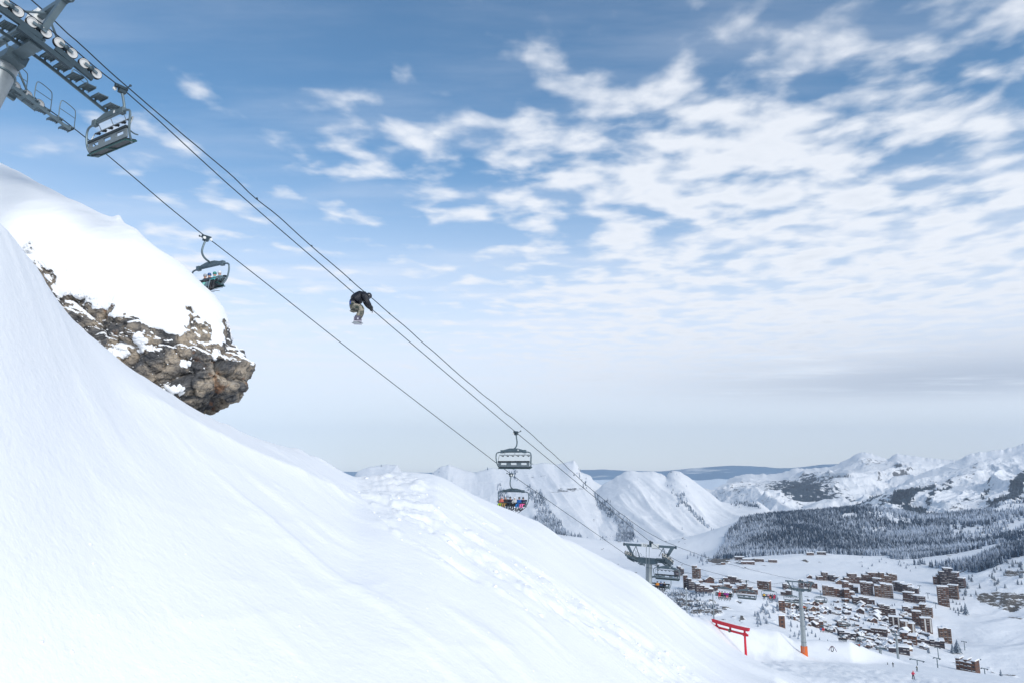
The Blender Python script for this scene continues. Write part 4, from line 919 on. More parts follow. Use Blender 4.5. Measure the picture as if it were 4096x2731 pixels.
# ---- towers
def tower(mid, tau, slope, shaft, r_top, r_bot, label, wheels=8, gantry=True, number=None, pad=False, boxes=True, ladder=True, ground=None, catdrop=0.42, wheel_pts=None, steps=9, beam_h=1.9):
    """mid: rope height at the tower's axis; tau: lean of the tower; slope: rope slope (positive falls downhill)"""
    root = empty('lift_tower', mid); o = lambda P: np.asarray(P, float)
    N = DIR * math.sin(tau) + UP * math.cos(tau); L = DIR * math.cos(slope) - UP * math.sin(slope); T = np.cross(LAT, L); T = T if T[2] > 0 else -T
    at_ = lambda l, s, h: LAT * l + L * s + N * h
    Z0 = -0.95
    # shaft
    base = -N * shaft; k = MB(); top = N * (Z0 - 0.25)
    k.tube([base, base * 0.55 + top * 0.45, top], [r_bot, (r_bot + r_top) / 2, r_top], 22, True); sh = k.build('shaft', STEEL_PALE, root, True)
    for f in (0.05, 0.28, 0.55, 0.80):
        p = top + (base - top) * f; rr = r_top + (r_bot - r_top) * f; q = (base - top) / np.linalg.norm(base - top)
        MB().disc(p, q, [(rr + 0.01, -0.05), (rr + 0.07, -0.04), (rr + 0.07, 0.04), (rr + 0.01, 0.05)], 22).build('flange', STEEL, sh, True)
    if pad:
        q = (top - base) / np.linalg.norm(top - base); MB().disc(base + q * 1.2, q, [(r_bot + 0.02, -2.0), (r_bot + 0.16, -1.95), (r_bot + 0.16, 1.25), (r_bot + 0.02, 1.3)], 22).build('safety_pad', ORANGE_PAD, root, True)
    if ladder:
        k = MB(); q = (base - top); n = int(np.linalg.norm(q) / 0.45); off = -DIR * (max(r_top, r_bot * 0.8) + 0.30)
        for s in (-1, 1): k.beam(top + off + LAT * s * 0.22 + N * (2.6 if gantry else 0.2), base * 0.96 + top * 0.04 + off + LAT * s * 0.22, 0.06, 0.06)
        for i in range(n): k.beam(top + q * (i / n) * 0.95 + off - LAT * 0.22, top + q * (i / n) * 0.95 + off + LAT * 0.22, 0.04, 0.04)
        k.build('ladder', STEEL_PALE, root)
    hl = GAUGE / 2
    k = MB(); k.beam(at_(-hl + 0.1, 0, Z0 + 0.1), at_(hl - 0.1, 0, Z0 + 0.1), 0.55, 0.62, N); k.beam(at_(-1.1, 0, Z0 - 0.22), at_(1.1, 0, Z0 - 0.22), 0.9, 0.5, N); ca = k.build('crossarm', STEEL, root)
    for i in range(5):
        l = -hl + 0.9 + i * (GAUGE - 1.8) / 4
        MB().beam(at_(l, 0.29, Z0 + 0.1), at_(l, 0.34, Z0 + 0.1), 0.10, 0.45, N).build('stiffener', STEEL_PALE, ca)
    wr = 0.265; sp = 0.655
    for sd in (1, -1):
        l = sd * hl
        if wheel_pts is not None: cs = [o(p) - np.asarray(mid) - (LAT * (GAUGE / 2) + 0) + LAT * l for p in wheel_pts]
        else: cs = [LAT * l + L * (sp * (i - (wheels - 1) / 2)) - T * (wr + 0.03) - UP * 0.0 - UP * 0.012 * (i - (wheels - 1) / 2) ** 2 for i in range(wheels)]
        k = MB()
        for a, b in ((0, 3), (4, 7)) if wheels == 8 else ((0, wheels - 1),):
            k.beam(cs[a] - T * 0.34 - LAT * sd * 0.02, cs[b] - T * 0.34 - LAT * sd * 0.02, 0.16, 0.26, T)
        k.beam(cs[1] * 0.5 + cs[2] * 0.5 - T * 0.62, cs[-2] * 0.5 + cs[-3] * 0.5 - T * 0.62, 0.2, 0.24, T); k.beam(LAT * (l - sd * 0.0) + L * 0 - T * 0.7, at_(l - sd * 0.25, 0, Z0 + 0.1), 0.3, 0.4, L)
        sb = k.build('sheave_beam', STEEL_DARK if sd > 0 else STEEL, root)
        for i in range(0, len(cs) - 1, 2):
            MB().beam(cs[i] + LAT * 0.11, cs[i + 1] + LAT * 0.11, 0.05, 0.13, T).build('rocker', STEEL, sb)
            MB().disc((cs[i] + cs[i + 1]) / 2 + LAT * 0.05, LAT, [(0.02, -0.16), (0.11, -0.15), (0.11, 0.13), (0.03, 0.16)], 10).build('rocker_pin', STEEL_DARK, sb)
        for c in cs:
            w = MB().disc(c, LAT, [(0.05, -0.05), (wr - 0.075, -0.045), (wr - 0.06, -0.075), (wr - 0.03, -0.08), (wr - 0.03, 0.08), (wr - 0.06, 0.075), (wr - 0.075, 0.045), (0.07, 0.05), (0.06, 0.08), (0.02, 0.085)], 20).build('sheave_wheel', WHEELGREY, root, True)
            MB().disc(c, LAT, [(wr - 0.029, -0.055), (wr, -0.06), (wr - 0.02, -0.01), (wr - 0.02, 0.01), (wr, 0.06), (wr - 0.029, 0.055)], 20, False).build('tyre', RUBBER, w, True)
        # catwalk of stepped gratings on the inner side of the wheels
        cw = empty('catwalk'); cw.parent = root; n = steps; cwk = []
        li = l - sd * 0.62
        for i in range(n):
            q = (i - (n - 1) / 2) * (sp * 1.02) + 0.25; j = np.interp(q, [-(wheels - 1) / 2 * sp, (wheels - 1) / 2 * sp], [0, len(cs) - 1])
            c = cs[int(j)] + (cs[min(int(j) + 1, len(cs) - 1)] - cs[int(j)]) * (j - int(j)) if 0 < j < len(cs) - 1 else (cs[0] + L * (q + (wheels - 1) / 2 * sp) if j <= 0 else cs[-1] + (cs[-1] - cs[-2]) / sp * (q - (wheels - 1) / 2 * sp))
            P = c + LAT * (li - l) - UP * (catdrop + 0.12); cwk.append(P)
            s_ = MB(); s_.box(P, (0.72, 0.46, 0.035), (LAT, DIR, UP)); s_.box(P + DIR * 0.23 - UP * 0.03, (0.74, 0.03, 0.12), (LAT, DIR, UP)); s_.box(P - DIR * 0.23 - UP * 0.03, (0.74, 0.03, 0.12), (LAT, DIR, UP))
            for e in range(4): s_.box(P + DIR * (-0.15 + 0.1 * e) - UP * 0.03, (0.70, 0.02, 0.05), (LAT, DIR, UP))
            s_.build('tread', STEEL, cw)
        k = MB()
        for e in (-1, 1):
            for i in range(n - 1): k.beam(cwk[i] + LAT * (e * 0.39) - UP * 0.20, cwk[i + 1] + LAT * (e * 0.39) - UP * 0.20, 0.06, 0.16) if e * sd < 0 else None
        for P in cwk: k.beam(P - LAT * sd * 0.38 - UP * 0.02, P - LAT * sd * 0.38 - UP * 0.22, 0.05, 0.08, DIR)
        k.build('stringer', STEEL, cw)
        # railing: hoops on the inner side
        lo, hi_ = (n - 4, n) if sd > 0 else (1, n)
        for i in range(lo, hi_ - 1, 2 if sd < 0 else 3):
            a, b = cwk[i] - LAT * sd * 0.38, cwk[min(i + 1, n - 1)] - LAT * sd * 0.38 + DIR * 0.2
            h = 1.05 if sd < 0 else 0.6
            r_ = MB(); r_.tube(arc([a, a + UP * (h - 0.15), a + UP * h + DIR * 0.12, b + UP * h - DIR * 0.12, b + UP * (h - 0.15), b]), 0.024, 6); r_.tube([a + UP * h * 0.5, b + UP * h * 0.5], 0.018, 6); r_.build('railing', STEEL, cw, True)
    if gantry:
        H = beam_h; ge = hl + 1.25
        k = MB(); k.beam(at_(-ge, 0, H), at_(ge, 0, H), 0.26, 0.34, N); gb = k.build('gantry_beam', STEEL, root)
        for sd in (-1, 1):
            MB().disc(at_(sd * (ge - 0.06), 0, H), LAT, [(0.05, -0.06), (0.24, -0.05), (0.24, 0.05), (0.05, 0.06)], 10).build('end_plate', STEEL_DARK, gb)
            k = MB(); k.prism([at_(sd * (hl + 0.85), -0.13, H - 0.17), at_(sd * (hl + 0.35), -0.13, H - 0.17), at_(sd * (hl - 0.50), -0.13, Z0 + 0.4), at_(sd * (hl - 0.16), -0.13, Z0 + 0.4)], L * 0.26); k.build('gantry_leg', STEEL, root)
            for e in (-1, 1): MB().tube([at_(sd * (hl - 0.7), 0, H - 0.15), at_(sd * (hl - 0.75), e * 1.7, Z0 + 0.45) - UP * (0.0)], 0.055, 8).build('strut', STEEL, root, True)
        if boxes:
            MB().box(at_(0.9, 0.0, H - 0.04), (1.0, 0.5, 0.62), (LAT, L, N)).build('equipment_box', WHITE_PLASTIC, root)
        k = MB(); k.box(at_(0.25, 0, H + 0.35), (0.5, 0.34, 0.5), (LAT, L, N)); k.tube([at_(0.1, 0, H + 0.2), at_(0.1, 0, H + 0.75)], 0.1, 8); k.build('cable_clamp', STEEL_DARK, root)
        if number:
            pl = MB().box(at_(-0.75, -0.155, H), (0.85, 0.03, 0.5), (LAT, L, N)).build('number_plate', WHITE_PLASTIC, root)
            cu = bpy.data.curves.new('digits', 'FONT'); cu.body = number; cu.size = 0.52; cu.align_x = 'CENTER'; cu.align_y = 'CENTER'; cu.extrude = 0.004
            tmp = bpy.data.objects.new('digits', cu); COL.objects.link(tmp); me = bpy.data.meshes.new_from_object(tmp.evaluated_get(bpy.context.evaluated_depsgraph_get())); bpy.data.objects.remove(tmp)
            me.materials.append(plain('sign_black', (0.02, 0.02, 0.02), 0.6)); d = link(bpy.data.objects.new('digits', me), pl)
            M3 = Matrix((LAT, N, np.cross(LAT, N))).transposed().to_4x4(); M3.translation = Vector(at_(-0.75, -0.18, H)); d.matrix_local = M3
    tag(root, label, 'lift tower', 'towers of the six-seat chairlift'); return root
def ctr(px, py): return on_line(px, py, -GAUGE / 2)
def ground_len(mid, tau, surf):
    N = DIR * math.sin(tau) + UP * math.cos(tau)
    for s in np.arange(1.5, 45, 0.1):
        p = np.asarray(mid) - N * s
        if p[2] < surf(p[0], p[1]): return s + 0.4
    return 20.0
C0 = on_line(182, 106); wp = [on_line(x, y) for x, y in [(12, 10), (69, 49), (127, 92), (182, 133), (235, 173), (286, 215), (335, 256), (384, 297)]]
midA = C0 - LAT * GAUGE / 2
tower(midA, math.radians(14), math.radians(19), ground_len(midA, math.radians(14), NEAR), 0.56, 0.62, 'steel lift tower at the top left corner with eight grey sheave wheels', wheel_pts=wp, ladder=False, boxes=True, beam_h=1.3, steps=11)
midB = on_line(2672, 2219) - LAT * GAUGE / 2
tower(midB, math.radians(8), math.radians(18), ground_len(midB, math.radians(8), NEAR), 0.42, 0.48, 'steel lift tower with gantry and number plate 15, rising behind the snow edge', number='15', beam_h=1.15)
midC = on_line(3240, 2347) - LAT * GAUGE / 2
baseC = at(3226, 2652, float(np.linalg.norm(midC[:2]) / np.linalg.norm(at(3226, 2652, 1.0)[:2])))
tower(midC, math.radians(1), math.radians(12), ground_len(midC, math.radians(1), near_z) - 0.4, 0.50, 0.80, 'tall tapering lift tower with an orange padded foot on the piste', pad=True, boxes=False, beam_h=1.3)
midD = ctr(3520, 2584); tower(midD, 0.02, 0.14, ground_len(midD, 0.02, NEAR), 0.7, 0.85, 'short plain lift tower standing left of the taller far one', gantry=False, ladder=False, boxes=False)
midE = ctr(3584, 2534); tower(midE, 0.02, 0.14, max(18.0, ground_len(midE, 0.02, NEAR)), 0.8, 1.1, 'farthest lift tower of the line, over the village roofs', gantry=True, ladder=False, boxes=False)

# ---- the snowboarder in mid air
def snowboarder():
    root_loc = at(1401, 1220, 26.3); root = empty('person', root_loc, (0, 0, math.radians(13)))
    N = {'pelvis': ((0.07, 0.0, 0.04), (0.21, 0.20)), 'waist': ((0.13, 0.0, 0.15), (0.29, 0.25)), 'belly': ((0.25, 0.0, 0.26), (0.33, 0.28)), 'chest': ((0.41, 0.0, 0.35), (0.30, 0.27)), 'upper': ((0.53, 0.0, 0.38), (0.24, 0.20)), 'neck': ((0.63, 0.0, 0.40), 0.09), 'head': ((0.70, 0.0, 0.37), 0.105), 'chin': ((0.745, 0.0, 0.28), 0.065)}
    E = [('pelvis', 'waist'), ('waist', 'belly'), ('belly', 'chest'), ('chest', 'upper'), ('upper', 'neck'), ('neck', 'head'), ('head', 'chin')]
    for s, k in ((-1, 'near'), (1, 'far')):
        N.update({k + 'sh': ((0.55, s * 0.21, 0.31), 0.14), k + 'el': ((0.64, s * 0.28, 0.10), 0.11), k + 'wr': ((0.79, s * 0.24, -0.07), 0.068), k + 'hp': ((0.10, s * 0.12, -0.05), 0.155), k + 'th': ((0.28, s * 0.17, -0.10), 0.175), k + 'kn': ((0.46, s * 0.21, -0.17), 0.15), k + 'sh2': ((0.40, s * 0.22, -0.36), 0.135), k + 'an': ((0.30, s * 0.24, -0.54), 0.105), k + 'he': ((0.26, s * 0.24, -0.64), 0.07)})
        E += [('upper', k + 'sh'), (k + 'sh', k + 'el'), (k + 'el', k + 'wr'), ('pelvis', k + 'hp'), (k + 'hp', k + 'th'), (k + 'th', k + 'kn'), (k + 'kn', k + 'sh2'), (k + 'sh2', k + 'an'), (k + 'an', k + 'he')]
    jm, g, b = principled('black_puffer', (0.012, 0.013, 0.02), 0.38, 0, 0.35)
    tc = g.new('ShaderNodeTexCoord'); x, y, z = g.sep(tc.outputs['Object'])
    q = g.m('SINE', g.m('MULTIPLY', g.m('ADD', g.m('MULTIPLY', x, 0.78), g.m('MULTIPLY', z, 0.62)), 52.0)); nn = g.noise(tc.outputs['Object'], 9.0, 3, 0.6)
    bp = g.new('ShaderNodeBump'); bp.inputs['Strength'].default_value = 0.6; bp.inputs['Distance'].default_value = 0.03
    g.l.new(g.m('ADD', g.m('POWER', g.m('ABSOLUTE', q), 0.5), g.m('MULTIPLY', nn, 0.5)), bp.inputs['Height']); g.l.new(bp.outputs[0], b.inputs['Normal'])
    cm, g, b = principled('camouflage_cloth', (0.2, 0.19, 0.13), 0.8, 0, 0.2)
    tc = g.new('ShaderNodeTexCoord'); n1 = g.noise(tc.outputs['Object'], 8, 3, 0.5, 1.0); n2 = g.noise(g.vm('ADD', tc.outputs['Object'], (5, 3, 1)), 9, 3, 0.5, 1.0)
    c = g.mixc(g.smooth(n1, 0.48, 0.53), (0.085, 0.09, 0.075, 1), (0.28, 0.25, 0.20, 1)); c = g.mixc(g.smooth(n2, 0.57, 0.61), c, (0.035, 0.05, 0.04, 1)); g.l.new(c, b.inputs['Base Color'])
    bp = g.new('ShaderNodeBump'); bp.inputs['Strength'].default_value = 0.5; bp.inputs['Distance'].default_value = 0.04; g.l.new(g.noise(tc.outputs['Object'], 6.5, 3, 0.6), bp.inputs['Height']); g.l.new(bp.outputs[0], b.inputs['Normal'])
    blue = cloth((0.02, 0.08, 0.34)); boots = plain('snowboard_boot', (0.11, 0.10, 0.14), 0.45)
    def asg(c):
        if c.x > 0.67 and c.z > 0.2 and abs(c.y) < 0.14: return 3
        if c.z < -0.50: return 4
        if c.x < 0.02 and -0.02 < c.z < 0.09: return 2
        if c.z + 0.34 * (c.x - 0.1) < 0.06 and not (c.x > 0.52 and c.z > -0.12 and abs(c.y) > 0.16): return 1
        return 0
    me = skin_mesh('body', N, E, [jm, cm, blue, SKIN, boots], asg, 2); body = link(bpy.data.objects.new('body', me), root)
    helm = MB(); helm.disc((0, 0, 0), (0, 0, 1), [(0.115, -0.07), (0.128, -0.05), (0.13, 0.0), (0.115, 0.06), (0.075, 0.105), (0.02, 0.12)], 18); h = helm.build('helmet', plain('black_helmet', (0.025, 0.027, 0.035), 0.25, 0, 0.05, 6, 0.6), root, True); h.location = (0.705, 0, 0.405); h.rotation_euler = (0, math.radians(62), 0)
    gq = link(bpy.data.objects.new('goggles', GOG), h); gq.rotation_euler = (0, 0, math.radians(-90)); gq.location = (0.03, 0, -0.05)
    hood = MB().tube(arc([(0.52, -0.12, 0.50), (0.60, -0.14, 0.42), (0.63, -0.10, 0.30)]), 0.06, 8).build('collar', jm, root, True)
    for s in (-1, 1):                                                    # gloves: palm and five curled fingers
        w = np.array([0.79, s * 0.24, -0.07]); d = np.array([0.62, 0.0, -0.78]); sd = np.array([0, 1.0, 0]); nrm = np.cross(d, sd)
        gl = MB(); gl.tube([w - d * 0.03, w + d * 0.05, w + d * 0.10], [0.05, 0.055, 0.048], 8)
        for i, L_ in enumerate((0.075, 0.088, 0.082, 0.065)):
            p = w + d * 0.09 + sd * (-0.036 + 0.024 * i); gl.tube([p, p + d * L_ * 0.5 + nrm * 0.004, p + d * L_ * 0.85 - nrm * 0.022, p + d * L_ * 0.9 - nrm * 0.048], [0.0125, 0.012, 0.011, 0.009], 6)
        p = w + d * 0.04 - sd * s * 0.045; gl.tube([p, p + d * 0.035 - nrm * 0.03, p + d * 0.06 - nrm * 0.05], [0.014, 0.013, 0.010], 6)
        gl.build('glove', GLOVE, root, True)
        bt = MB(); a = np.array([0.26, s * 0.24, -0.60]); bt.tube(arc([a + (0.02, 0, 0.12), a + (-0.02, 0, 0.0), a + (-0.04, 0, -0.06)]), 0.082, 10); bt.tube(arc([a + (-0.06, 0, -0.055), a + (0.06, 0, -0.05), a + (0.20, 0, -0.07)]), [0.06] * 4 + [0.055] * 4 + [0.05] * (len(arc([0, 0, 0])) - 8) if False else 0.055, 10); bt.build('boot', boots, root, True)
        k = MB(); k.box(a + (0.06, 0, -0.105), (0.30, 0.20, 0.03)); k.box(a + (-0.10, 0, -0.02), (0.03, 0.18, 0.18)); k.box(a + (0.05, 0, -0.01), (0.06, 0.22, 0.07)); k.build('binding', plain('binding_grey', (0.45, 0.44, 0.5), 0.4), root)
    bd = MB(); n = 15; V = []; L_ = 0.78
    for i in range(n):
        t = -1 + 2 * i / (n - 1); wd = 0.15 * (1 - 0.12 * math.cos(t * math.pi / 1.6)) * (1.0 if abs(t) < 0.85 else math.sqrt(max(0.03, 1 - ((abs(t) - 0.85) / 0.16) ** 2))); zz = 0.055 * max(0, (abs(t) - 0.72) / 0.28) ** 1.5
        V.append((t * L_, wd, zz))
    for i in range(n - 1):
        (y0, w0, z0), (y1, w1, z1) = V[i], V[i + 1]
        bd.add([(-w0, y0, z0), (w0, y0, z0), (w1, y1, z1), (-w1, y1, z1), (-w0, y0, z0 + 0.016), (w0, y0, z0 + 0.016), (w1, y1, z1 + 0.016), (-w1, y1, z1 + 0.016)], [(0, 3, 2, 1), (4, 5, 6, 7), (0, 1, 5, 4), (2, 3, 7, 6), (1, 2, 6, 5), (3, 0, 4, 7)])
    sbd = bd.build('snowboard', plain('snowboard_grey', (0.30, 0.33, 0.34), 0.35), root, True); sbd.location = (0.31, 0, -0.742); sbd.rotation_euler = (math.radians(11), 0, math.radians(-6))
    tag(root, 'snowboarder in black puffer jacket and camouflage trousers crouched in mid air', 'person')
snowboarder()
# ================================================================== on the piste
def place_near(px, py, y0=60, y1=900): 
    h = hit(px, py, NEAR, y0, y1); return h
def torii():
    R_ = at(2980, 2550, 150.0); L_ = at(2867, 2520, 156.7); L_[2] = R_[2]
    ax = (R_ - L_); W_ = np.linalg.norm(ax); ax /= W_; fw = np.cross(UP, ax); ctr_ = (R_ + L_) / 2
    zt = at(2980, 2521, 150.0)[2]; zn = at(2980, 2536, 150.0)[2]
    root = empty('torii_gate', (ctr_[0], ctr_[1], float(NEAR(ctr_[0], ctr_[1])))); o = Vector(root.location); rel = lambda P: np.asarray(P) - np.array(o)
    for P in (L_, R_):
        zb = float(NEAR(P[0], P[1])) - 0.5
        k = MB(); k.tube([rel((P[0], P[1], zb)), rel((P[0], P[1], zt))], [0.26, 0.21], 14); k.box(rel((P[0], P[1], zn + 0.02)), (0.62, 0.56, 0.62), (ax, fw, UP)); k.build('post', RED_PAINT, root, True)
    c = np.array([ctr_[0], ctr_[1], 0]); k = MB(); e0, e1 = c - ax * (W_ / 2 + 1.15), c + ax * (W_ / 2 + 1.25)
    n = 10; top = []; bot = []
    for i in range(n + 1):
        t = i / n; p = e0 + (e1 - e0) * t; up_ = 0.10 * (2 * abs(t - 0.5)) ** 2.2; top.append(rel((p[0], p[1], zt + 0.62 + up_))); bot.append(rel((p[0], p[1], zt + up_)))
    bot[0] = bot[0] + ax * 0.22; bot[-1] = bot[-1] - ax * 0.22
    k.prism([b_ - fw * 0.28 for b_ in bot] + [t_ - fw * 0.28 for t_ in reversed(top)], fw * 0.56); k.build('lintel', RED_PAINT, root)
    a0, a1 = c - ax * (W_ / 2 + 0.75), c + ax * (W_ / 2 + 0.85); k = MB(); k.beam(rel((a0[0], a0[1], zn)), rel((a1[0], a1[1], zn)), 0.30, 0.40); k.build('tie_beam', RED_PAINT, root)
    MB().box(rel((c[0], c[1], (zt + zn) / 2 + 0.1)), (0.34, 0.26, zt - zn + 0.1), (ax, fw, UP)).build('centre_strut', RED_PAINT, root)
    ring = rel((c[0], c[1], zn + 0.02)) - fw * 0.30
    d = MB().disc(ring, fw, [(0.30, -0.06), (0.36, -0.05), (0.36, 0.05), (0.30, 0.06)], 24).build('emblem', plain('emblem_dark', (0.05, 0.03, 0.03), 0.5), root)
    for r0 in (0.30,):
        k = MB(); k.tube([ring - fw * 0.07 + r0 * (math.cos(q) * ax + math.sin(q) * UP) for q in np.linspace(0, 2 * math.pi, 25)], 0.022, 6); k.build('emblem_ring', plain('emblem_pale', (0.45, 0.36, 0.26), 0.5), d)
    k = MB()
    for (x0, z0, x1, z1) in [(-0.14, -0.14, -0.02, 0.16), (-0.02, 0.16, 0.02, -0.12), (0.02, -0.12, 0.14, 0.10), (-0.12, 0.02, 0.14, 0.04)]:
        k.beam(ring - fw * 0.07 + ax * x0 + UP * z0, ring - fw * 0.07 + ax * x1 + UP * z1, 0.03, 0.035)
    k.build('emblem_strokes', plain('emblem_pale', (0.45, 0.36, 0.26), 0.5), d)
    tag(root, 'red wooden torii gate standing on the piste', 'gate')
torii()
def hose_arch():
    p = place_near(3330, 2607); root = empty('hoop_arch', p); a = 1.5
    MB().tube(arc([(-a, 0, -0.3), (-a * 0.7, 0, 1.2), (-0.2, 0, 2.2), (0.5, 0, 2.0), (a * 0.8, 0, 0.9), (a, 0, 0.2)]), 0.09, 8).build('arch', plain('plum_tube', (0.10, 0.03, 0.07), 0.6), root, True)
    MB().tube([(0.05 + 0.42 * math.cos(q), 0.1, 1.05 + 0.80 * math.sin(q)) for q in np.linspace(0, 2 * math.pi, 22)], 0.13, 8).build('ring', RUBBER, root, True)
    MB().box((-a, 0, 0.0), (0.7, 0.3, 0.3)).build('foot', plain('plum_tube', (0.10, 0.03, 0.07), 0.6), root)
    tag(root, 'small dark arch with a black ring hung in it, on the open piste', 'arch')
hose_arch()
def standing_mesh():
    N = {'pelvis': ((0, 0, 0.86), (0.17, 0.13)), 'waist': ((0, 0.05, 1.05), (0.17, 0.13)), 'chest': ((0, 0.14, 1.24), (0.20, 0.14)), 'neck': ((0, 0.20, 1.40), 0.07), 'head': ((0, 0.24, 1.52), 0.10), 'crown': ((0, 0.25, 1.62), 0.08)}
    E = [('pelvis', 'waist'), ('waist', 'chest'), ('chest', 'neck'), ('neck', 'head'), ('head', 'crown')]
    for s, k in ((-1, 'a'), (1, 'b')):
        N.update({k + 'sh': ((s * 0.2, 0.15, 1.30), 0.085), k + 'el': ((s * 0.31, 0.14, 1.06), 0.065), k + 'ha': ((s * 0.29, 0.38, 0.98), 0.05), k + 'hp': ((s * 0.1, 0, 0.80), 0.12), k + 'kn': ((s * 0.14, 0.14, 0.46), 0.09), k + 'an': ((s * 0.16, 0.0, 0.12), 0.075), k + 'to': ((s * 0.17, 0.18, 0.06), 0.06)})
        E += [('chest', k + 'sh'), (k + 'sh', k + 'el'), (k + 'el', k + 'ha'), ('pelvis', k + 'hp'), (k + 'hp', k + 'kn'), (k + 'kn', k + 'an'), (k + 'an', k + 'to')]
    def asg(c):
        if c.z > 1.40: return 3
        if c.z < 0.24: return 2
        if c.y > 0.33 and c.z > 0.9: return 4
        return 1 if c.z < 0.88 else 0
    return skin_mesh('person_standing', N, E, [cloth(BLK), cloth(BLK), BOOT, SKIN, GLOVE], asg)
STAND = standing_mesh()
for (px, py, ja, pa, he, rot, sc, lab) in [(3573, 2665, (0.03, 0.06, 0.06), (0.03, 0.04, 0.05), HD, 2.6, 1.0, 'skier in dark clothes standing upright on the piste'),
                                           (3552, 2657, (0.02, 0.07, 0.06), BLK, HD, 1.2, 0.55, 'rider in dark green sitting low on the piste'),
                                           (3669, 2684, (0.12, 0.13, 0.09), (0.03, 0.05, 0.05), HD, 1.9, 1.05, 'skier in olive jacket leaning over, right of the others'),
                                           (3654, 2714, (0.62, 0.03, 0.08), (0.05, 0.03, 0.04), (0.6, 0.1, 0.1), 2.9, 1.0, 'skier in red jacket lowest on the piste')]:
    p = place_near(px, py)
    if p is None: continue
    o = link(bpy.data.objects.new('person', dress(STAND, ja, pa))); o.location = p; o.rotation_euler = (0.12 if sc > 1.02 else 0, 0, rot); o.scale = (1.05, 1.05, 1.05 * sc)
    tag(o, lab, 'person', 'people on the piste')
    h = link(bpy.data.objects.new('helmet', helmet_mesh(plain('helmet_%d_%d_%d' % tuple(int(q * 99) for q in he), he, 0.3))), o); h.location = (0, 0.24, 1.60)
    for s in (-1, 1):
        k = link(bpy.data.objects.new('ski', SKI), o); k.location = (s * 0.17, 0.06, -0.01)
for (px, yt, yb, Y) in [(2744, 2355, 2475, 165.0), (2851, 2372, 2473, 178.0)]:
    t = at(px, yt, Y); b_ = at(px + 4, yb, Y); zb = min(float(NEAR(t[0], t[1])) - 0.3, b_[2])
    root = empty('marker_pole', (t[0], t[1], zb)); H = t[2] - zb
    MB().tube([(0, 0, 0), (0, 0, H)], [0.17, 0.12], 10).build('pole', STEEL_PALE, root, True); MB().tube([(0, 0, H), (0, 0, H + 0.25), (0, 0, H + 0.4)], [0.2, 0.2, 0.05], 10).build('pole_cap', WHITE_PLASTIC, root, True)
    tag(root, 'slender pale pole %s of the red gate' % ('standing farther left' if px < 2800 else 'just above the left end'), 'pole', 'pale poles behind the red gate')

# ================================================================== the village
WOODS = [plain('wood_brown_%d' % i, c, 0.8, 0, 0.25, 0.35) for i, c in enumerate([(0.11, 0.060, 0.048), (0.075, 0.048, 0.046), (0.135, 0.070, 0.048), (0.055, 0.046, 0.056), (0.15, 0.09, 0.062)])]
GLASS = plain('dark_window', (0.02, 0.025, 0.035), 0.2, 0.0, 0.3, 0.5, 0.5); CREAM = plain('cream_render', (0.60, 0.58, 0.55), 0.8); BALC = plain('balcony_boards', (0.14, 0.105, 0.095), 0.8, 0, 0.3, 0.4)
ROOFSNOW = snow_mat('roof_snow', 0.12, 0.3)
def hit_val(px, py): 
    Y = np.geomspace(600, 3200, 700); a, b = ray(px, py); d = b * Y - val_z(a * Y, Y); i = np.where(d < 0)[0]
    if len(i) == 0 or i[0] == 0: return None
    i = i[0]; t = d[i - 1] / (d[i - 1] - d[i]); y = Y[i - 1] + (Y[i] - Y[i - 1]) * t; return np.array([a * y, y, b * y])
def mpp(P): return (P[1] * math.cos(PITCH) + P[2] * math.sin(PITCH)) / FPX
def roof_slab(k, x0, x1, y0, y1, z, th=0.9, ov=0.6, slope=0.0):
    """snow pillow: bevelled slab that may tilt sideways"""
    a, b, c, d = x0 - ov, x1 + ov, y0 - ov, y1 + ov; i = 0.45
    zz = lambda x: z + slope * (x - x0)
    vs = [(a, c, zz(a)), (b, c, zz(b)), (b, d, zz(b)), (a, d, zz(a))]; vs += [(x, y, h + th * 0.65) for x, y, h in vs]; vs += [(a + i, c + i, zz(a) + th), (b - i, c + i, zz(b) + th), (b - i, d - i, zz(b) + th), (a + i, d - i, zz(a) + th)]
    k.add(vs, [(3, 2, 1, 0)] + [(j, (j + 1) % 4, 4 + (j + 1) % 4, 4 + j) for j in range(4)] + [(4 + j, 4 + (j + 1) % 4, 8 + (j + 1) % 4, 8 + j) for j in range(4)] + [(8, 9, 10, 11)])
rngv = random.Random(12)
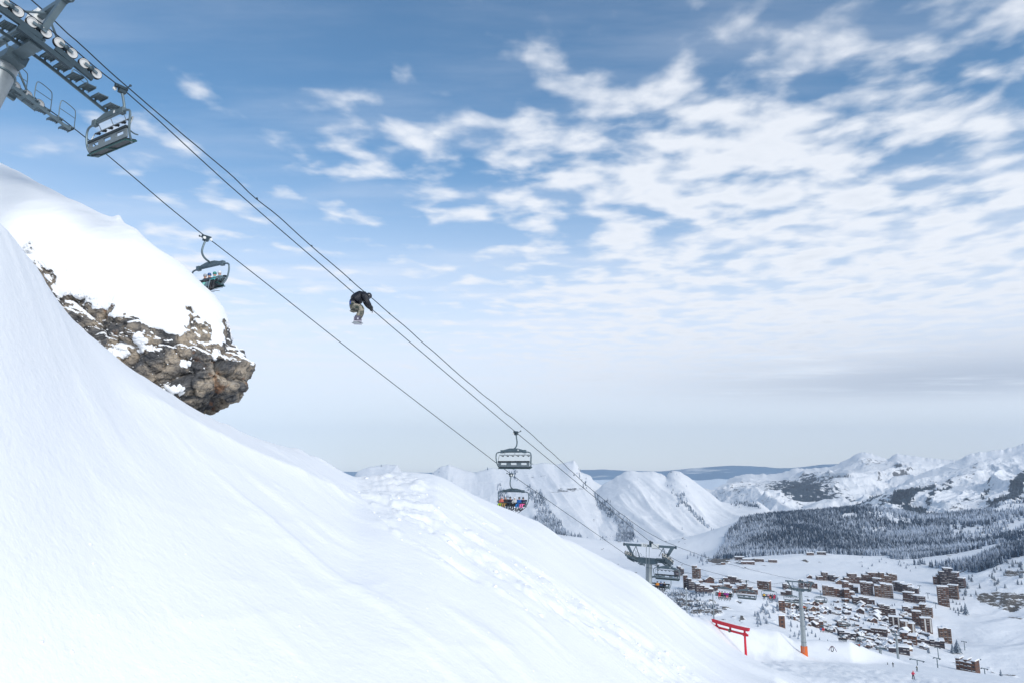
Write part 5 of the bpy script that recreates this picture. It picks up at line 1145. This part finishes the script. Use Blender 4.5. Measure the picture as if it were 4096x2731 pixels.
def block(px0, px1, pyt, pyb, label, yaw=None, prof=None, wood=None, depth=14.0, stripes=False, cream=False, group=None, name='apartment_block', steps=None):
    """apartment block from its outline in the photo, standing on the valley ground"""
    P = hit_val((px0 + px1) / 2, pyb)
    if P is None: return
    s = mpp(P); yaw = rngv.uniform(-0.5, 0.5) if yaw is None else yaw; wv = (px1 - px0) * s; H = (pyb - pyt) * s * 1.0
    depth = min(depth, wv * 0.55); w = max(3.0, (wv - depth * abs(math.sin(yaw))) / math.cos(yaw)); prof = prof or [1.0]
    az = math.atan2(P[0], P[1]); root = empty(name, P, (0, 0, -az + yaw)); wood = wood or rngv.choice(WOODS)
    wl = MB(); rf = MB(); wi = MB(); ba = MB(); sn = MB(); n = len(prof); sw = w / n; x = -w / 2
    for i, f in enumerate(prof):
        h = H * f - 0.8; x0, x1 = x + i * sw, x + (i + 1) * sw
        dj = 0.35 * ((i * 7) % 3 - 1)
        wl.box(((x0 + x1) / 2, depth / 2 + dj, h / 2 - 3), (sw + (0.0 if n == 1 else 0.1), depth, h + 6)); roof_slab(rf, x0, x1, dj, depth + dj, h, 0.9 + 0.3 * rngv.random(), 0.5, rngv.uniform(-0.04, 0.04))
        fl = max(1, int(h / 2.9)); nc = max(1, int(sw / 3.1))
        for q in range(fl):
            z = 0.6 + q * h / fl
            for c in range(nc):
                xc = x0 + (c + 0.5) * sw / nc
                if stripes and c % 2: continue
                wi.box((xc, dj - 0.02, z + 1.1), (min(1.9, sw / nc * 0.62), 0.22, 1.5))
                if rngv.random() < 0.72:
                    ba.box((xc, dj - 0.55, z + 0.30), (sw / nc * 0.86, 1.0, 0.75))
                    if rngv.random() < 0.8: sn.box((xc, dj - 0.58, z + 0.76), (sw / nc * 0.80, 0.9, 0.16 + 0.22 * rngv.random()))
            for sd in ((-1,) if i == 0 else ()) + ((1,) if i == n - 1 else ()):
                for c in range(max(1, int(depth / 4))): wi.box(((x0 if sd < 0 else x1) + sd * 0.02, dj + (c + 0.5) * depth / max(1, int(depth / 4)), z + 1.1), (0.2, 1.5, 1.3))
        if stripes:
            for c in range(nc):
                if c % 2: sn.box((x0 + (c + 0.5) * sw / nc, dj - 0.15, h / 2), (sw / nc * 0.55, 0.34, h * 0.94))
    wl.build('wall', CREAM if cream else wood, root); rf.build('snow_roof', ROOFSNOW, root)
    tag(wi.build('windows', GLASS, root), kind='stuff')
    if ba.v: tag(ba.build('balconies', BALC, root), kind='stuff')
    if sn.v: tag(sn.build('facade_snow' if not stripes else 'pale_bands', ROOFSNOW if not stripes else CREAM, root), kind='stuff')
    tag(root, label, 'building', group); return root
BL = [  # left cluster
    (2700, 2740, 2264, 2302, 'brown block with a sloping snow roof behind the chair at tower 15', 0.3, [0.7, 1.0, 0.8]), (2767, 2801, 2262, 2312, 'stepped dark tower block rising highest in the left cluster', -0.3, [1.0, 0.8]), (2735, 2753, 2299, 2354, 'narrow tower block at the left end of the village', 0.2, [1.0]),
    (2753, 2782, 2313, 2358, 'dark block with wedge roof next to the narrow tower', 0.3, [1.0, 0.75]), (2778, 2812, 2318, 2340, 'low warm brown block between the left towers', 0.1, [0.8, 1.0]), (2784, 2856, 2334, 2370, 'long block stepping down to the right in front of the left cluster', 0.2, [1.0, 0.85, 0.65, 0.5]),
    (2839, 2870, 2338, 2360, 'small brown block beside the long stepped one', -0.2, [1.0]), (2878, 2982, 2303, 2338, 'wide arched block with domed roofline above the left cluster', 0.05, [0.55, 0.8, 1.0, 0.95, 0.7, 0.5]), (2872, 2972, 2334, 2356, 'low curved block under the arched one', 0.1, [0.8, 1.0, 0.7, 0.9]),
    (2930, 3028, 2334, 2372, 'long wedge-shaped block falling to the right beside the arched one', -0.1, [0.5, 0.85, 1.0, 0.75, 0.5]), (3027, 3080, 2322, 2358, 'boxy brown block alone on the snow in the middle', -0.3, [1.0, 1.0]), (2869, 2927, 2368, 2380, 'low snow-roofed shed under the left cluster', 0.0, [1.0]),
    (3133, 3166, 2332, 2356, 'dark block left of the orange-padded tower head', 0.2, [1.0, 0.8]), (3121, 3165, 2358, 2382, 'chalet block with steep white roof left of the tower', -0.3, [0.7, 1.0]), (3195, 3215, 2318, 2352, 'block half hidden behind the tower head', 0.1, [1.0]), (3220, 3270, 2322, 2350, 'brown block right behind the tower head', 0.1, [0.8, 1.0, 0.7]),
    (3118, 3142, 2400, 2446, 'dark tower block at the top of the narrow wooded gully', 0.2, [1.0]), (3142, 3165, 2408, 2432, 'brown block right of the wooded gully', 0.2, [1.0]), (3118, 3142, 2460, 2508, 'dark tower block at the foot of the wooded gully', 0.2, [1.0]),
    # upper right rows
    (3269, 3336, 2287, 2320, 'long brown block with a little raised house on its roof', 0.2, [0.5, 1.0, 0.7]), (3319, 3370, 2299, 2326, 'grey-blue block adjoining the long brown one', -0.2, [1.0, 0.8, 0.6]), (3380, 3447, 2293, 2331, 'rounded stepped block, first of the three in the top row', 0.25, [0.6, 1.0, 1.0, 0.7]), (3454, 3517, 2289, 2326, 'dark stepped block in the middle of the top row', 0.3, [0.8, 1.0, 1.0]),
    (3491, 3523, 2311, 2345, 'blue-shaded block in front of the middle top one', -0.3, [1.0]), (3524, 3591, 2290, 2336, 'stepped block at the right end of the top row', 0.25, [1.0, 0.75, 0.95, 0.9]), (3377, 3436, 2326, 2367, 'low slanting block under the top row', 0.3, [1.0, 0.75, 0.5]), (3294, 3338, 2340, 2382, 'tall left end of the long brown terrace', 0.1, [1.0, 0.9]), (3336, 3382, 2352, 2387, 'middle of the long brown terrace', 0.15, [1.0, 0.9]), (3380, 3421, 2356, 2394, 'right end of the long brown terrace', 0.2, [1.0, 0.75]),
    (3447, 3494, 2328, 2380, 'square tower block of rust-brown wood in the centre', 0.1, [1.0, 0.95]), (3505, 3572, 2334, 2389, 'broad rust-brown block right of the square tower', 0.1, [0.85, 1.0, 0.95]), (3571, 3636, 2328, 2366, 'dark blue-shaded block behind the broad one', -0.5, [1.0, 0.9]), (3615, 3671, 2338, 2384, 'dark block curving down beside the blue-shaded one', -0.2, [1.0, 0.85, 0.75]), (3613, 3655, 2368, 2406, 'dark left half of the corner block', -0.3, [1.0]), (3650, 3699, 2380, 2414, 'lighter right half of the corner block', -0.1, [1.0]),
    (3416, 3498, 2385, 2418, 'long dark terrace under the square tower', 0.15, [0.9, 1.0, 0.9, 0.7]), (3499, 3583, 2416, 2464, 'fan-shaped brown block in the centre right', 0.2, [0.7, 1.0, 0.9, 0.7]), (3615, 3655, 2424, 2449, 'small curved block left of the snow ramp', 0.2, [1.0, 0.8]), (3659, 3726, 2416, 2461, 'brown block with folded facade', -0.1, [0.8, 1.0, 0.8]), (3562, 3611, 2466, 2511, 'tower block with pale vertical bands, left of three', 0.1, [1.0]), (3610, 3661, 2484, 2533, 'tower block with pale vertical bands, middle of three', 0.1, [1.0, 0.85]),
    (3655, 3689, 2444, 2502, 'brown tower block with a curved snow edge', 0.2, [1.0]), (3689, 3731, 2472, 2528, 'tower block with pale vertical bands, right of three', 0.2, [1.0]),
    # the two big towers on the right
    (3737, 3764, 2296, 2336, 'low left wing of the great stepped tower', 0.2, [0.8, 1.0]), (3764, 3816, 2272, 2338, 'great stepped dark tower on the right', 0.2, [0.8, 1.0, 1.0]), (3812, 3858, 2290, 2352, 'pale-footed block behind the great stepped tower', -0.3, [1.0, 0.7]), (3758, 3799, 2346, 2423, 'tall front tower of the right-hand pair, with cream edge', 0.15, [1.0]), (3796, 3833, 2340, 2394, 'broad rear tower of the right-hand pair', -0.25, [1.0]),
    (3763, 3809, 2510, 2571, 'lone banded tower block at the right end of the village', 0.2, [0.95, 1.0, 0.95]), (3670, 3772, 2554, 2580, 'row of arcaded shops with dark gables', 0.05, [0.8, 1.0, 0.8, 1.0, 0.8, 0.9]), (3562, 3637, 2585, 2614, 'curved brown block behind the far lift tower', 0.1, [0.8, 1.0, 1.0]), (3825, 3905, 2636, 2682, 'brown building with crenellated roof by the snow hump', -0.35, [1.0, 0.8, 1.0, 0.8, 1.0]),
    (3241, 3296, 2465, 2508, 'brown block with a steep white roof right of the tower shaft', 0.2, [1.0, 0.8, 0.6]), (3358, 3426, 2520, 2554, 'long dark block over the lower chairs', 0.2, [1.0, 0.8, 0.7]), (3455, 3544, 2510, 2540, 'long low hall with a broad snow roof', -0.1, [0.8, 1.0, 1.0]), (3604, 3664, 2530, 2571, 'flat-roofed hall with snow terraces', -0.1, [1.0, 0.8]), (3353, 3386, 2482, 2512, 'dark house among the frosted trees', 0.2, [1.0, 0.7]), (3460, 3483, 2546, 2566, 'small brown house below the long hall', 0.0, [1.0])]
for (a, b, c, d, lab, yaw, pr) in BL:
    block(a, b, c, d, lab, yaw, pr, stripes='banded' in lab or 'vertical bands' in lab, cream='cream edge' in lab and False)
for i, (a, b, c, d, lab) in enumerate([(2940, 2978, 2225, 2238, 'flat white-roofed house, leftmost on the plateau'), (2972, 3019, 2234, 2243, 'low white-roofed hall on the plateau'), (3018, 3056, 2232, 2245, 'pavilion with a curved white roof on the plateau'), (3075, 3109, 2236, 2248, 'dark-walled lodge, rightmost on the plateau'), (2966, 3019, 2245, 2255, 'long low building in front of the plateau hall'), (2885, 2902, 2248, 2259, 'small brown hut at the plateau edge'), (3228, 3256, 2208, 2219, 'flat restaurant roof on the snowy knoll'), (3270, 3304, 2206, 2217, 'summit station on the snowy knoll')]):
    block(a, b, c, d, lab, 0.1, [1.0], name='plateau_building')
rb = random.Random(31)
for k_ in range(165):
    x_, y_ = rb.uniform(3150, 3700), rb.uniform(2395, 2600)
    if y_ > 2440 + (x_ - 3150) * 0.33 + 45 or y_ < 2395 + max(0, (x_ - 3420)) * 0.3 or (x_ < 3240 and y_ > 2500): continue
    w_ = rb.uniform(16, 34); block(x_, x_ + w_, y_ - rb.uniform(9, 17), y_, 'small brown apartment house among the chalets, %s half' % ('left' if x_ < 3430 else 'right'), rb.uniform(-0.6, 0.6), rb.choice([[1.0], [1.0, 0.75], [0.7, 1.0], [1.0, 0.8, 0.6]]), group='small apartment houses, %s half' % ('left' if x_ < 3430 else 'right'), name='apartment_house')
# chalets
def chalet(px, py, wpx, label, group, yaw):
    P = hit_val(px, py)
    if P is None: return
    s = mpp(P); w = wpx * s; h = w * 0.42; d = w * 0.9; az = math.atan2(P[0], P[1]); root = empty('chalet', P, (0, 0, -az + yaw)); rg = h + w * 0.30
    k = MB(); k.prism([(-w / 2, 0, -3), (w / 2, 0, -3), (w / 2, 0, h), (0, 0, rg), (-w / 2, 0, h)], (0, d, 0)); k.build('wall', rngv.choice(WOODS), root)
    k = MB(); o = w * 0.10; t = 0.8 + 0.5 * rngv.random()
    k.prism([(-w / 2 - o, -o * 1.4, h - o * 0.6 + 0.05), (0, -o * 1.4, rg + 0.05), (w / 2 + o, -o * 1.4, h - o * 0.6 + 0.05), (w / 2 + o * 0.8, -o * 1.4, h - o * 0.6 + t), (0, -o * 1.4, rg + t * 1.15), (-w / 2 - o * 0.8, -o * 1.4, h - o * 0.6 + t)], (0, d + o * 2.8, 0)); k.build('snow_roof', ROOFSNOW, root)
    k = MB(); n = max(1, int(w / 3.5))
    for i in range(n): k.box((-w / 2 + (i + 0.5) * w / n, -0.02, h * 0.6), (w / n * 0.5, 0.2, h * 0.4))
    k.build('window', GLASS, root) if n == 1 else tag(k.build('windows', GLASS, root), kind='stuff')
    tag(root, label, 'chalet', group)
chalet(2840, 2330, 36, 'steep-gabled chalet standing among the left cluster', None, 0.4); chalet(3360, 2335, 24, 'brown chalet alone under the top row', None, 0.2); chalet(3240, 2312, 18, 'orange-brown cabin above the tower head', None, 0.2)
rc = random.Random(5); cnt = 0
while cnt < 95:
    px, py = rc.uniform(3150, 3640), rc.uniform(2400, 2600)
    if vnoise(np.array(px * 0.03), np.array(py * 0.045), seed=44) < -0.05: continue
    if py > 2440 + (px - 3150) * 0.35 + 40 or py < 2400 + max(0, (px - 3420)) * 0.3 or (px < 3240 and py > 2520): continue
    chalet(px, py, 9 + 20 * rc.random() ** 2, 'small snow-roofed chalet in the %s part of the village' % ('left' if px < 3310 else 'middle' if px < 3470 else 'right'), 'small chalets in the %s part of the village' % ('left' if px < 3310 else 'middle' if px < 3470 else 'right'), rc.uniform(-0.9, 0.9)); cnt += 1

# ================================================================== trees
def conifer_arrays(seed, tiers=7, sides=9, h=1.0, r=0.24):
    """one spruce: tiers of drooping ragged skirts; height 1"""
    q = random.Random(seed); V = []; F = []; fr = []
    for t in range(tiers):
        f = t / tiers; z0 = 0.10 + 0.86 * f; rr = r * (1 - f) ** 0.85 + 0.012; top = z0 + 0.30 * (1 - 0.55 * f); b = len(V); V.append((q.uniform(-.01, .01), q.uniform(-.01, .01), min(top, 1.0) if t < tiers - 1 else 1.0)); fr.append(0.9)
        for i in range(sides):
            a = 2 * math.pi * (i + 0.5 * (t % 2)) / sides; k = rr * (q.uniform(0.9, 1.2) if i % 2 else q.uniform(0.55, 0.8)); V.append((k * math.cos(a), k * math.sin(a), z0 - (0.05 if i % 2 else 0.0) + q.uniform(-.015, .015))); fr.append(0.35 if i % 2 else 0.75)
        F += [(b, b + 1 + i, b + 1 + (i + 1) % sides) for i in range(sides)]
    return np.array(V), np.array(F), np.array(fr)
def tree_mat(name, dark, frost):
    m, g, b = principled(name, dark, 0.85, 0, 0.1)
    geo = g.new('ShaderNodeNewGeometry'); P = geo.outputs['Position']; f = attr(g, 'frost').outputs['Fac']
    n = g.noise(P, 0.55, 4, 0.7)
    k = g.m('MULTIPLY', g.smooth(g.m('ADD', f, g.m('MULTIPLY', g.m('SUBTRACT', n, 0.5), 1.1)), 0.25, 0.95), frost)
    g.l.new(g.mixc(k, (*dark, 1), (0.68, 0.75, 0.85, 1)), b.inputs['Base Color']); return m  # frost tinted bluish: shade on the wooded hill put into its colour
FIR_DARK = tree_mat('spruce_needles', (0.020, 0.043, 0.066), 0.45); FIR_FROST = tree_mat('frosted_spruce_needles', (0.03, 0.058, 0.098), 0.72)  # frosted needles also blued to stand for the hill's shade
BARK = plain('bark', (0.06, 0.045, 0.035), 0.9)
def tree_mesh(seed, mat):
    V, F, fr = conifer_arrays(seed); o = mesh_np('crown', V, F, mat, None, False, {'frost': fr}); me = o.data; bpy.data.objects.remove(o); return me
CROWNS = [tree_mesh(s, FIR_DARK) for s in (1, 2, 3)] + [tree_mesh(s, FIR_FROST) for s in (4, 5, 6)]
TRUNK = MB().tube([(0, 0, -0.12), (0, 0, 0.3), (0, 0, 0.9)], [0.022, 0.018, 0.006], 6).mesh('trunk', BARK)
rt = random.Random(77)
def tree(px, py, hpx, frost, label, group, parts=True):
    P = hit_val(px, py)
    if P is None: return
    H = hpx * mpp(P); me = CROWNS[(3 if frost else 0) + rt.randrange(3)]
    root = empty('spruce_tree', P, (0, 0, rt.uniform(0, 6.28))); wd = H * rt.uniform(0.85, 1.25); root.scale = (wd, wd, H)
    link(bpy.data.objects.new('crown', me), root); link(bpy.data.objects.new('trunk', TRUNK), root); tag(root, label, 'tree', group)
for (px, py, h, lab) in [(3865, 2458, 50, 'tallest dark spruce right of the twin towers'), (3832, 2611, 55, 'tallest spruce of the clump below the lone banded tower'), (3812, 2612, 40, 'shorter spruce on the left of that clump'), (3822, 2605, 30, 'small spruce in the middle of the clump below the banded tower'), (3984, 2717, 34, 'left one of two dark spruces at the bottom right'), (4006, 2712, 36, 'right one of two dark spruces at the bottom right'), (3848, 2446, 28, 'dark spruce just left of the tallest one'), (3716, 2612, 26, 'pointed spruce by the arcaded shops')]:
    tree(px, py, h, False, lab, None)
def scatter(n, box, hr, frost, label, group, cond=None):
    k = 0; tries = 0
    while k < n and tries < n * 30:
        tries += 1; px, py = rt.uniform(box[0], box[1]), rt.uniform(box[2], box[3])
        if cond and not cond(px, py): continue
        tree(px, py, rt.uniform(*hr), frost if not callable(frost) else frost(px, py), label, group); k += 1
scatter(70, (3840, 4096, 2250, 2400), (11, 22), False, 'dark spruce on the craggy slope at the right edge', 'spruces on the right-hand slope', lambda x, y: y < 2400 - (x - 3840) * 0.25 and vnoise(np.array(x * 0.02), np.array(y * 0.03), seed=3) > -0.1)
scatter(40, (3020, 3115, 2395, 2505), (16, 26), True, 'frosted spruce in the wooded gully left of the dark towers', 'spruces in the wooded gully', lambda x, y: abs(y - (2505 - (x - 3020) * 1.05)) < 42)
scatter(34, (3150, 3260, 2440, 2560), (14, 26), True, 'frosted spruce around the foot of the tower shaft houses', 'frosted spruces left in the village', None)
scatter(70, (3260, 3620, 2400, 2590), (9, 20), lambda x, y: rt.random() < 0.5, 'spruce between the village chalets', 'spruces between the chalets', None)
scatter(24, (3560, 3720, 2490, 2620), (12, 22), True, 'frosted spruce between the banded tower blocks', 'spruces between the banded blocks', None)
scatter(16, (3690, 3860, 2380, 2480), (10, 18), False, 'small dark spruce around the twin towers', 'spruces around the twin towers', lambda x, y: x > 3800)
scatter(26, (3440, 3720, 2225, 2285), (8, 15), True, 'small frosted tree dotted on the white slope above the village', 'trees above the village', None)
scatter(14, (2740, 2850, 2215, 2262), (12, 22), True, 'frosted tree on the plateau edge behind tower 15', 'trees on the plateau edge', None)

def forest(name, label, px, py, hm, surf_hit, mat, frost, seed, sides=6):
    """a far wood as one mass: real little trees in one mesh"""
    rng = np.random.default_rng(seed); P = surf_hit; n = len(P)
    H = hm[0] + (hm[1] - hm[0]) * rng.beta(2.0, 2.2, n) * (0.75 + 0.45 * (0.5 + 0.5 * fbm(P[:, 0] * 0.01, P[:, 1] * 0.01, oct=2, seed=seed))); Wd = H * rng.uniform(0.15, 0.30, n); base = []; F = []; fr = []
    k = 0; tiers = [(0.02, 0.62, 1.0), (0.38, 1.0, 0.62)]; Vs = []; ro = rng.uniform(0, 6.28, n)
    per = (sides + 1) * 2; off = 0; f_ = frost[0] + (frost[1] - frost[0]) * np.clip(0.5 + 0.75 * fbm(P[:, 0] * 0.007, P[:, 1] * 0.007, oct=3, seed=seed + 1) + rng.normal(0, 0.22, n), 0, 1)
    for (z0, z1, rr) in tiers:
        ring = np.stack([np.stack([P[:, 0] + Wd * rr * np.cos(ro + 2 * np.pi * i / sides) * rng.uniform(0.7, 1.25, n), P[:, 1] + Wd * rr * np.sin(ro + 2 * np.pi * i / sides) * rng.uniform(0.7, 1.25, n), P[:, 2] + H * (z0 + rng.uniform(-.05, .05, n))], -1) for i in range(sides)], 1)
        tip = np.stack([P[:, 0], P[:, 1], P[:, 2] + H * z1], -1)[:, None]
        Vs.append(np.concatenate([tip, ring], 1)); fr.append(np.concatenate([(f_ + 0.25)[:, None], np.repeat((f_ - 0.05)[:, None], sides, 1)], 1))
    V = np.concatenate(Vs, 1); FR = np.concatenate(fr, 1)
    loc = np.array([(0, 1 + i, 1 + (i + 1) % sides) for i in range(sides)]); loc = np.concatenate([loc, loc + sides + 1])
    F = (loc[None] + (np.arange(n) * per)[:, None, None]).reshape(-1, 3)
    o = mesh_np(name, V.reshape(-1, 3), F, mat, None, False, {'frost': FR.ravel()}); tag(o, label, kind='stuff')
rngf = np.random.default_rng(8)
def sample_val(n, xr, yr, keep):
    """points on the valley ground whose picture position passes keep()"""
    Y = rngf.uniform(yr[0], yr[1], n); a = rngf.uniform(xr[0], xr[1], n); X = a * Y; Z = val_z(X, Y); P = np.stack([X, Y, Z], -1); px, py = proj(P); m = keep(px, py, X, Y); return P[m]
def hill_keep(px, py, X, Y):
    n = fbm(X * 0.004, Y * 0.004, oct=4, seed=131)
    left = px > np.interp(py, [2040, 2080, 2130, 2200, 2240], [3000, 2970, 2920, 2885, 2868]) + 25 * n
    low = py < np.interp(px, [2860, 3000, 3150, 3300, 3500, 3700], [2246, 2244, 2232, 2216, 2222, 2215])
    gap = rngf.random(len(px)) < sstep(n, 0.12, 0.42) * (0.9 - 0.5 * sstep(py, 2120, 2180)); gap |= (np.exp(-(((px - 3400) / 50) ** 2 + ((py - 2062) / 14) ** 2)) + 0.5 * n > 0.62)
    dens = np.interp(px, [2868, 3650, 3800, 4096], [1.0, 1.0, 0.42, 0.30])
    pick = rngf.random(len(px)) < dens + 0.35 * n
    open_ = (px > 3800) & (np.abs(py - (2120 - (px - 3850) * 0.05)) + 60 * rngf.random(len(px)) * fbm(X * 0.02, Y * 0.02, oct=2, seed=17) < 18 + 40 * n + 10 * rngf.random(len(px)))
    return left & low & ~gap & pick & ~open_ & (Y > 1980)
PH = sample_val(52000, (0.28, 0.86), (1980, 3000), hill_keep)
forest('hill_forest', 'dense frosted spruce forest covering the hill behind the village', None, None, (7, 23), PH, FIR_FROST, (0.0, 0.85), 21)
def mount_trees(name, n, thr, seed):
    V, fo = MGRID[name]; r_ = np.random.default_rng(seed); nt, nx = fo.shape
    i = r_.uniform(0, nt - 1.01, n); j = r_.uniform(0, nx - 1.01, n); a, b = i.astype(int), j.astype(int); u, v = (i - a)[:, None], (j - b)[:, None]
    P = V[a, b] * (1 - u) * (1 - v) + V[a + 1, b] * u * (1 - v) + V[a, b + 1] * (1 - u) * v + V[a + 1, b + 1] * u * v
    f = 0.8 * fo[a, b] + 0.85 * fbm((P[:, 0] + 0.3 * P[:, 2]) * 0.009, P[:, 2] * 0.0045, oct=4, seed=seed) + r_.normal(0, 0.08, n); return P[f > thr]
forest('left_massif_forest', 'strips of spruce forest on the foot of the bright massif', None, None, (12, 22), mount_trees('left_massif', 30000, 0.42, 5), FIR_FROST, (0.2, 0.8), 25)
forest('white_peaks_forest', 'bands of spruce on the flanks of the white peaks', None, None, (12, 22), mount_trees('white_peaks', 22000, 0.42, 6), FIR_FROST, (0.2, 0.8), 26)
forest('right_mountain_forest', 'dark spruce woods on the near spur of the right mountain', None, None, (16, 26), mount_trees('right_mountain', 30000, 0.80, 7), FIR_DARK, (-0.1, 0.35), 27)
def right_keep(px, py, X, Y):
    n = fbm(X * 0.006, Y * 0.006, oct=4, seed=133)
    return (px > 3560) & (py < 2290 - np.abs(px - 3900) * 0.12) & (py > 2150) & (n > -0.02) & (Y > 1250)
PR = sample_val(12000, (0.52, 0.9), (1250, 2050), right_keep)
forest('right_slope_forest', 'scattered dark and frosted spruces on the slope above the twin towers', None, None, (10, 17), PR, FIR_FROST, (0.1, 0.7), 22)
def scrub_keep(px, py, X, Y):
    n = fbm(X * 0.02, Y * 0.012, oct=3, seed=135); e = np.exp(-(((px - 2790) / 130) ** 2 + ((py - 2440) / 60) ** 2)) + 0.8 * np.exp(-(((px - 2480) / 140) ** 2 + ((py - 2240) / 40) ** 2)) + 0.8 * np.exp(-(((px - 2690) / 70) ** 2 + ((py - 2390) / 40) ** 2))
    return e + 0.7 * n > 0.55
PS = sample_val(6000, (0.10, 0.40), (640, 1500), scrub_keep)
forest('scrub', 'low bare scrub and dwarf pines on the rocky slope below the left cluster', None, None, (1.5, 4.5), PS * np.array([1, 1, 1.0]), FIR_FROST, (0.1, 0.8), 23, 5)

# small T-shaped pylons of the other lifts
for i, (px, yt, yb) in enumerate([(3860, 2566, 2599), (3755, 2591, 2634), (3752, 2633, 2674), (3916, 2635, 2665), (3941, 2674, 2702), (3680, 2341, 2365), (3713, 2371, 2392), (3744, 2410, 2432), (3671, 2640, 2668)]):
    P = hit_val(px, yb)
    if P is None: continue
    s = mpp(P); H = (yb - yt) * s; root = empty('lift_pylon', P, (0, 0, -0.9))
    MB().tube([(0, 0, -1), (0, 0, H)], [0.5, 0.35], 8).build('mast', STEEL, root, True); MB().box((0, 0, H), (5.5 if i < 8 else 12, 0.5, 0.6)).build('crossarm', STEEL, root)
    for sd in (-1, 1): MB().box((sd * (2.5 if i < 8 else 5.4), 0, H - 0.4), (0.5, 3.0, 0.6)).build('sheave_train', STEEL_DARK, root)
    tag(root, ['thin lift pylon right of the lone banded tower', 'upper of two lift pylons in line above the snow hump', 'lower of two lift pylons in line above the snow hump', 'thin lift pylon right of the crenellated building', 'thin lift pylon left of the two bottom spruces', 'tiny lift pylon above the corner block', 'tiny lift pylon left of the great stepped tower', 'tiny lift pylon left of the twin towers', 'wide lift pylon head just below the piste edge'][i], 'lift pylon', 'pylons of the other lifts')

# ================================================================== the air
def build_haze():
    x0, x1, y0, y1, z0, z1 = -8000, 16000, -400, 18000, -2600, 900
    o = MB().box(((x0 + x1) / 2, (y0 + y1) / 2, (z0 + z1) / 2), (x1 - x0, y1 - y0, z1 - z0)).build('haze', None)
    m = bpy.data.materials.new('haze_air'); m.use_nodes = True; m.node_tree.nodes.clear(); g = NT(m.node_tree)
    out = g.new('ShaderNodeOutputMaterial'); v = g.new('ShaderNodeVolumePrincipled'); v.inputs['Color'].default_value = (0.74, 0.85, 1.0, 1); v.inputs['Density'].default_value = 0.000045; v.inputs['Anisotropy'].default_value = 0.0
    g.l.new(v.outputs[0], out.inputs['Volume']); o.data.materials.clear(); o.data.materials.append(m); tag(o, 'thin blue mountain air', kind='stuff')
build_haze()
